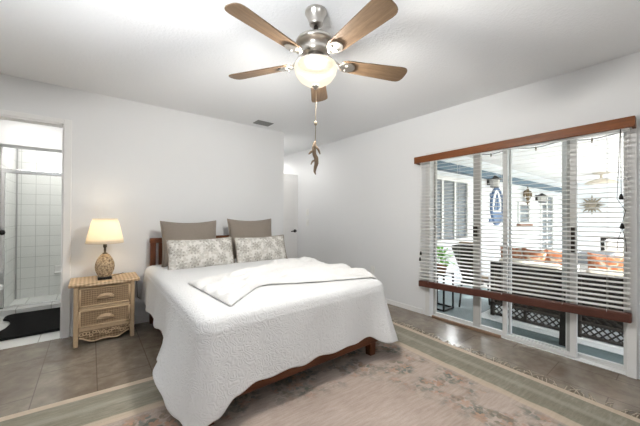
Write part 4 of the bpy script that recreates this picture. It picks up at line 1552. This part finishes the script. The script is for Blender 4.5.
def loveseat(x, y0, y1, label, lat_hi, tone):
    root = thing('patio_loveseat', (x + 0.38, (y0 + y1) / 2, PZ), label, 'sofa', 'wicker loveseats on the patio')
    D = 0.62
    zt = 0.605
    for (xa, xb, za, zb) in ((x, x + 0.035, PZ + 0.022, PZ + 0.05), (x, x + 0.035, 0.055, 0.085), (x, x + 0.05, zt - 0.03, zt),
                             (x + D - 0.035, x + D, 0.055, 0.085), (x + D - 0.035, x + D, PZ + 0.022, PZ + 0.05)):
        MB().box(xa, xb, y0, y1, za, zb, 0.004).build('frame_rail', 'dark_wicker_frame', root)
    for xx in (x, x + D - 0.045):
        for yy in (y0, y1 - 0.045):
            MB().box(xx, xx + 0.045, yy, yy + 0.045, PZ + 0.007, zt - 0.005 if xx == x else 0.40, 0.006).build('leg', 'dark_wicker_frame', root)
    mid = (y0 + y1) / 2
    MB().box(x, x + 0.03, mid - 0.015, mid + 0.015, PZ + 0.022, 0.06).build('skirt_post', 'dark_wicker_frame', root)
    l_ = MB()
    lattice(l_, y0 + 0.045, y1 - 0.045, PZ + 0.05, 0.055, x + 0.008, 0.065, 0.014)
    l_.build('skirt_lattice', 'dark_wicker_frame', root)
    l_ = MB()
    lattice(l_, y0 + 0.045, y1 - 0.045, 0.085, lat_hi, x + 0.004, 0.075, 0.013)
    l_.build('back_lattice', 'dark_wicker_frame', root)
    MB().box(x + 0.03, x + 0.06, y0 + 0.03, y1 - 0.03, 0.085, zt - 0.02).build('back_panel', 'dark_weave', root)
    MB().box(x + 0.05, x + D - 0.01, y0 + 0.03, y1 - 0.03, 0.20, 0.22).build('seat_deck', 'dark_weave', root)
    for yy in (y0, y1 - 0.07):
        MB().box(x + 0.02, x + D, yy, yy + 0.07, 0.40, 0.45, 0.012).build('armrest', 'dark_weave', root)
    half = (y1 - y0 - 0.18) / 2
    for q in range(2):
        ya = y0 + 0.085 + q * (half + 0.01)
        MB().box(x + 0.17, x + D - 0.02, ya, ya + half, 0.22, 0.34, 0.03, 3).build('seat_cushion', 'cream_cushion', root)
        mc = MB().box(x + 0.055, x + 0.16, ya - 0.03, ya + half + 0.02, 0.34, zt + 0.045, 0.04, 4)
        mc.build('back_cushion', 'cream_cushion', root)
    return root


loveseat(4.13, 0.84, 1.62, 'dark wicker loveseat with cream cushions on the patio, beside the woven chair', 0.30, 0)
loveseat(4.13, -0.32, 0.76, 'dark wicker loveseat with cream cushions on the patio, behind the white porch post', 0.60, 1)


def patio_pillow(loc, w, hgt, rot, label):
    m_ = MB()
    n = 14
    for sgn in (1, -1):
        P_ = []
        for i in range(n + 1):
            u = -1 + 2 * i / n
            row = []
            for j in range(n + 1):
                v = -1 + 2 * j / n
                k = max(0, 1 - abs(u) ** 2.4) ** 0.6 * max(0, 1 - abs(v) ** 2.4) ** 0.6
                row.append(Vector((u * w / 2 * (1 - 0.05 * (1 - v * v)), v * hgt / 2 * (1 - 0.08 * (1 - u * u)), sgn * (0.065 * k + 0.002))))
            P_.append(row if sgn > 0 else list(reversed(row)))
        m_.grid(P_)
    o_ = m_.build('patio_pillow', 'patio_fabric')
    o_.location = loc
    o_.rotation_euler = rot
    tag(o_, label, 'pillow', 'terracotta pillows on the patio')
    return o_


lab = ['terracotta print pillow on the left loveseat, nearest the woven chair', 'terracotta print pillow on the left loveseat, middle one',
       'terracotta print pillow on the left loveseat, nearest the porch post', 'terracotta print pillow on the right loveseat, nearest the porch post',
       'terracotta print pillow on the right loveseat, nearest the right wall']
for (yy, w_, tl_), L_ in zip(((1.44, 0.30, 0.03), (1.20, 0.26, -0.10), (0.97, 0.24, 0.05), (0.53, 0.36, 0.04), (0.13, 0.38, -0.03)), lab):
    patio_pillow((4.37, yy, 0.575), w_, 0.46, Euler((PI / 2 + tl_, 0, PI / 2), 'XYZ'), L_)

plain('sunlit_floor_pale', (0.80, 0.82, 0.82), 0.85, 0, 0.04, 12, 0.2, 120)  # pale colour stands in for sunlight on the floor around the lattice
tag(MB().box(3.94, 5.6, -1.2, 1.72, PZ + 0.0005, PZ + 0.007, 0.002).build('sunlit_floor_sheet', 'sunlit_floor_pale', None, (4.7, 0.3, PZ)),
    'pale sheet added as the sunlit band of patio floor under the wicker loveseats', 'rug')

# porch post between the seats
pp_ = thing('porch_post', (3.79, 0.775, PZ), 'slim white porch post with dark base between the loveseats', 'post')
MB().box(3.765, 3.815, 0.748, 0.802, 0.45, 2.36, 0.004).build('shaft', 'vinyl_white', pp_)
m = MB().box(3.757, 3.823, 0.74, 0.81, PZ, 0.45, 0.004)
for v in m.bm.verts:
    if v.co.z < PZ + 0.03:
        v.co.x = 3.79 + (v.co.x - 3.79) * 1.35
        v.co.y = 0.775 + (v.co.y - 0.775) * 1.35
m.build('base', 'dark_wicker_frame', pp_)

# woven chair left of the loveseat
wc = thing('patio_chair', (4.30, 1.865, PZ), 'dark woven patio chair with flared back and tan cushion beside the plant stand', 'chair')
bk = []
for i in range(9):
    f = i / 8
    row = []
    for j in range(13):
        g = -1 + 2 * j / 12
        hw = 0.065 + 0.135 * f ** 1.2
        row.append(Vector((4.18 - 0.10 * f + 0.05 * g * g, 1.93 + g * hw, 0.26 + 0.50 * f + 0.03 * (1 - g * g) * f)))
    bk.append(row)
o = MB().grid(bk).build('backrest', 'dark_weave', wc)
md = o.modifiers.new('thick', 'SOLIDIFY')
md.thickness = 0.022
MB().tube([bk[8][j] for j in range(13)], 0.016, 8).build('back_rim', 'dark_wicker_frame', wc)
MB().box(4.16, 4.56, 1.79, 2.03, 0.235, 0.275, 0.012).build('seat', 'dark_weave', wc)
MB().box(4.19, 4.55, 1.80, 2.02, 0.275, 0.33, 0.02, 3).build('seat_cushion', 'tan_cushion', wc)
MB().box(4.165, 4.25, 1.78, 2.07, 0.45, 0.835, 0.028, 3).build('back_cushion', 'tan_cushion', wc)
for (xx, yy) in ((4.17, 1.81), (4.17, 2.01), (4.54, 1.81), (4.54, 2.01)):
    MB().tube([(xx, yy, 0.25), (xx + (0.03 if xx > 4.3 else -0.05), yy + (0.01 if yy > 1.9 else -0.01), PZ + 0.009)], [0.016, 0.012], 8).build('leg', 'dark_wicker_frame', wc)


# things further out on the patio
gc = thing('covered_ottoman', (6.28, 0.91, PZ), 'low dark grey covered ottoman beyond the loveseats', 'ottoman')
MB().box(6.0, 6.55, 0.72, 1.10, 0.46, 0.64, 0.03, 3).build('top', 'grey_cover', gc)
MB().box(6.03, 6.52, 0.75, 1.07, PZ, 0.48, 0.015).build('base', 'vinyl_grey', gc)
db = thing('patio_daybed', (7.1, 0.35, PZ), 'white cushioned daybed with dark back rail further out on the patio', 'daybed')
MB().box(6.8, 7.5, -0.3, 0.98, 0.2, 0.60, 0.05, 3).build('mattress', 'cream_cushion', db)
MB().box(7.42, 7.48, -0.35, 1.02, PZ, 0.84, 0.01).build('back_rail', 'dark_wicker_frame', db)
MB().box(7.25, 7.42, -0.28, 0.95, 0.58, 0.80, 0.05, 3).build('back_cushion', 'sheet_white', db)
for (xx, yy) in ((6.83, -0.27), (6.83, 0.95), (7.42, -0.27)):
    MB().box(xx, xx + 0.05, yy - 0.025, yy + 0.025, PZ, 0.22).build('leg', 'dark_wicker_frame', db)


# wall lanterns
def lantern(x, z, label):
    y = 2.70
    root = thing('wall_lantern', (x, y, z), label, 'lantern', 'lanterns on the siding wall')
    MB().box(x - 0.05, x + 0.05, y - 0.03, y, z - 0.10, z + 0.05, 0.005).build('back_plate', 'black_metal', root)
    MB().lathe([(0.0, 0.10), (0.015, 0.095), (0.125, 0.03), (0.135, 0.0), (0.0, 0.0)], (x, y - 0.14, z), 6, None, False).build('cap', 'black_metal', root)
    MB().lathe([(0.0, 0.0), (0.10, 0.0), (0.085, -0.14), (0.0, -0.14)], (x, y - 0.14, z), 6, None, False).build('glass', 'vinyl_grey', root)
    MB().lathe([(0.0, -0.14), (0.095, -0.14), (0.08, -0.165), (0.0, -0.17)], (x, y - 0.14, z), 6, None, False).build('base', 'black_metal', root)
    MB().box(x - 0.015, x + 0.015, y - 0.10, y - 0.02, z - 0.09, z - 0.06).build('bracket', 'black_metal', root)


lantern(6.75, 1.97, 'black wall lantern under the blue beam, left of the blue plaque')
lantern(9.95, 1.75, 'black wall lantern by the far many-paned window')

# blue oval plaque with a sailing boat
pq = thing('wall_plaque', (7.18, 2.70, 1.02), 'tall oval blue nautical wall plaque with a sailing boat', 'wall plaque')
cx, cz, y = 7.18, 1.42, 2.69
m = MB()
pts = [(cx + 0.30 * math.cos(a), y - 0.01, cz + 0.40 * math.sin(a)) for a in [2 * PI * k / 40 for k in range(40)]]
m.tube(pts, 0.032, 8, closed=True)
m.build('rim', 'plaque_blue', pq)
R90 = Matrix.Rotation(PI / 2, 4, 'X')
MB().prism([(cx + 0.29 * math.cos(a), cz + 0.39 * math.sin(a)) for a in [2 * PI * k / 40 for k in range(40)]], -2.70, -2.685, R90).build('back_board', 'plaque_white', pq)
MB().prism([(cx + 0.27 * math.cos(a), cz - 0.13 + 0.25 * math.sin(a)) for a in [PI + PI * k / 16 for k in range(17)]], -2.685, -2.665, R90).build('sea', 'plaque_blue', pq)
m = MB()
m.prism([(cx - 0.02, cz - 0.10), (cx - 0.02, cz + 0.26), (cx - 0.15, cz - 0.08)], -2.685, -2.668, R90)
m.prism([(cx + 0.02, cz - 0.10), (cx + 0.02, cz + 0.30), (cx + 0.17, cz - 0.02)], -2.685, -2.668, R90)
m.build('sail', 'plaque_blue', pq)
for (xa, xb, za, zb) in ((-0.38, -0.26, -0.36, -0.28), (0.26, 0.38, -0.36, -0.28), (-0.34, -0.27, 0.20, 0.28), (0.27, 0.34, 0.20, 0.28)):
    MB().box(cx + xa, cx + xb, 2.67, 2.70, cz + za, cz + zb, 0.01).build('cleat', 'plaque_blue', pq)

# fleur-de-lis
cx, cz = 8.98, 1.72
m = MB()
y = 2.615
m.tube([(cx, y, cz + 0.26), (cx, y, cz + 0.16), (cx, y, cz + 0.06), (cx, y, cz - 0.08), (cx, y, cz - 0.24)], [0.006, 0.035, 0.052, 0.026, 0.010], 10)
for s_ in (1, -1):
    m.tube([(cx + s_ * 0.03, y, cz - 0.06), (cx + s_ * 0.09, y, cz + 0.06), (cx + s_ * 0.17, y, cz + 0.13), (cx + s_ * 0.26, y, cz + 0.09), (cx + s_ * 0.27, y, cz + 0.0), (cx + s_ * 0.21, y, cz - 0.02)],
           [0.018, 0.028, 0.030, 0.028, 0.022, 0.012], 8)
    m.tube([(cx + s_ * 0.02, y, cz - 0.10), (cx + s_ * 0.08, y, cz - 0.15), (cx + s_ * 0.14, y, cz - 0.13)], [0.025, 0.025, 0.012], 8)
m.tube([(cx - 0.12, y - 0.01, cz - 0.06), (cx + 0.12, y - 0.01, cz - 0.06)], 0.025, 8)
tag(m.build('fleur_de_lis', 'aged_brass', None, (cx, 2.7, cz)), 'aged brass fleur-de-lis ornament on the white siding wall', 'wall ornament')

# sun star on the far wall
cy, cz, x = 1.975, 1.575, PX1 - 0.07
m = MB()
m.ball((x, cy, cz), 0.12, 0.35, 1, 1)
for k in range(16):
    a = 2 * PI * k / 16
    L = 0.33 if k % 2 == 0 else 0.24
    m.tube([(x, cy + 0.10 * math.cos(a), cz + 0.10 * math.sin(a)), (x, cy + L * math.cos(a), cz + L * math.sin(a))], [0.042, 0.008], 6)
tag(m.build('sun_ornament', 'star_metal', None, (PX1, cy, cz)), 'spiky metal sun ornament on the far pale blue wall', 'wall ornament')

# porch ceiling light
px_, py_ = 10.6, 1.44
pf = thing('porch_light', (px_, py_, 2.36), 'cream dish porch ceiling light on a short stem', 'ceiling light')
MB().lathe([(0, 2.36), (0.17, 2.36), (0.15, 2.325), (0.03, 2.31), (0.03, 2.20), (0.06, 2.19), (0, 2.19)], (px_, py_, 0), 24).build('stem', 'cream_cushion', pf)
MB().lathe([(0.0, 2.20), (0.10, 2.195), (0.25, 2.15), (0.33, 2.09), (0.33, 2.07), (0.0, 2.07)], (px_, py_, 0), 28).build('shade', 'cream_cushion', pf)
MB().lathe([(0.0, 2.075), (0.17, 2.075), (0.13, 2.03), (0.0, 2.01)], (px_, py_, 0), 24).build('lens', 'plaque_white', pf)

# string lights under the porch ceiling
sl = thing('string_lights', (5.57, 0.95, 2.34), 'dark wire of small bulbs strung under the porch ceiling', 'string lights')
pts = []
for k in range(41):
    yy = -0.8 + 3.3 * k / 40
    pts.append((5.56, yy, 2.335 - 0.035 * (1 - math.cos(2 * PI * (yy + 0.8) / 0.66)) / 2))
MB().tube(pts, 0.006, 6).build('wire', 'black_metal', sl)
for k in range(5):
    yy = -0.47 + 0.66 * k
    MB().lathe([(0, 0.016), (0.010, 0.016), (0.011, -0.012), (0.015, -0.026), (0.010, -0.045), (0, -0.048)], (5.56, yy, 2.296), 12).build('bulb', 'star_metal', sl)
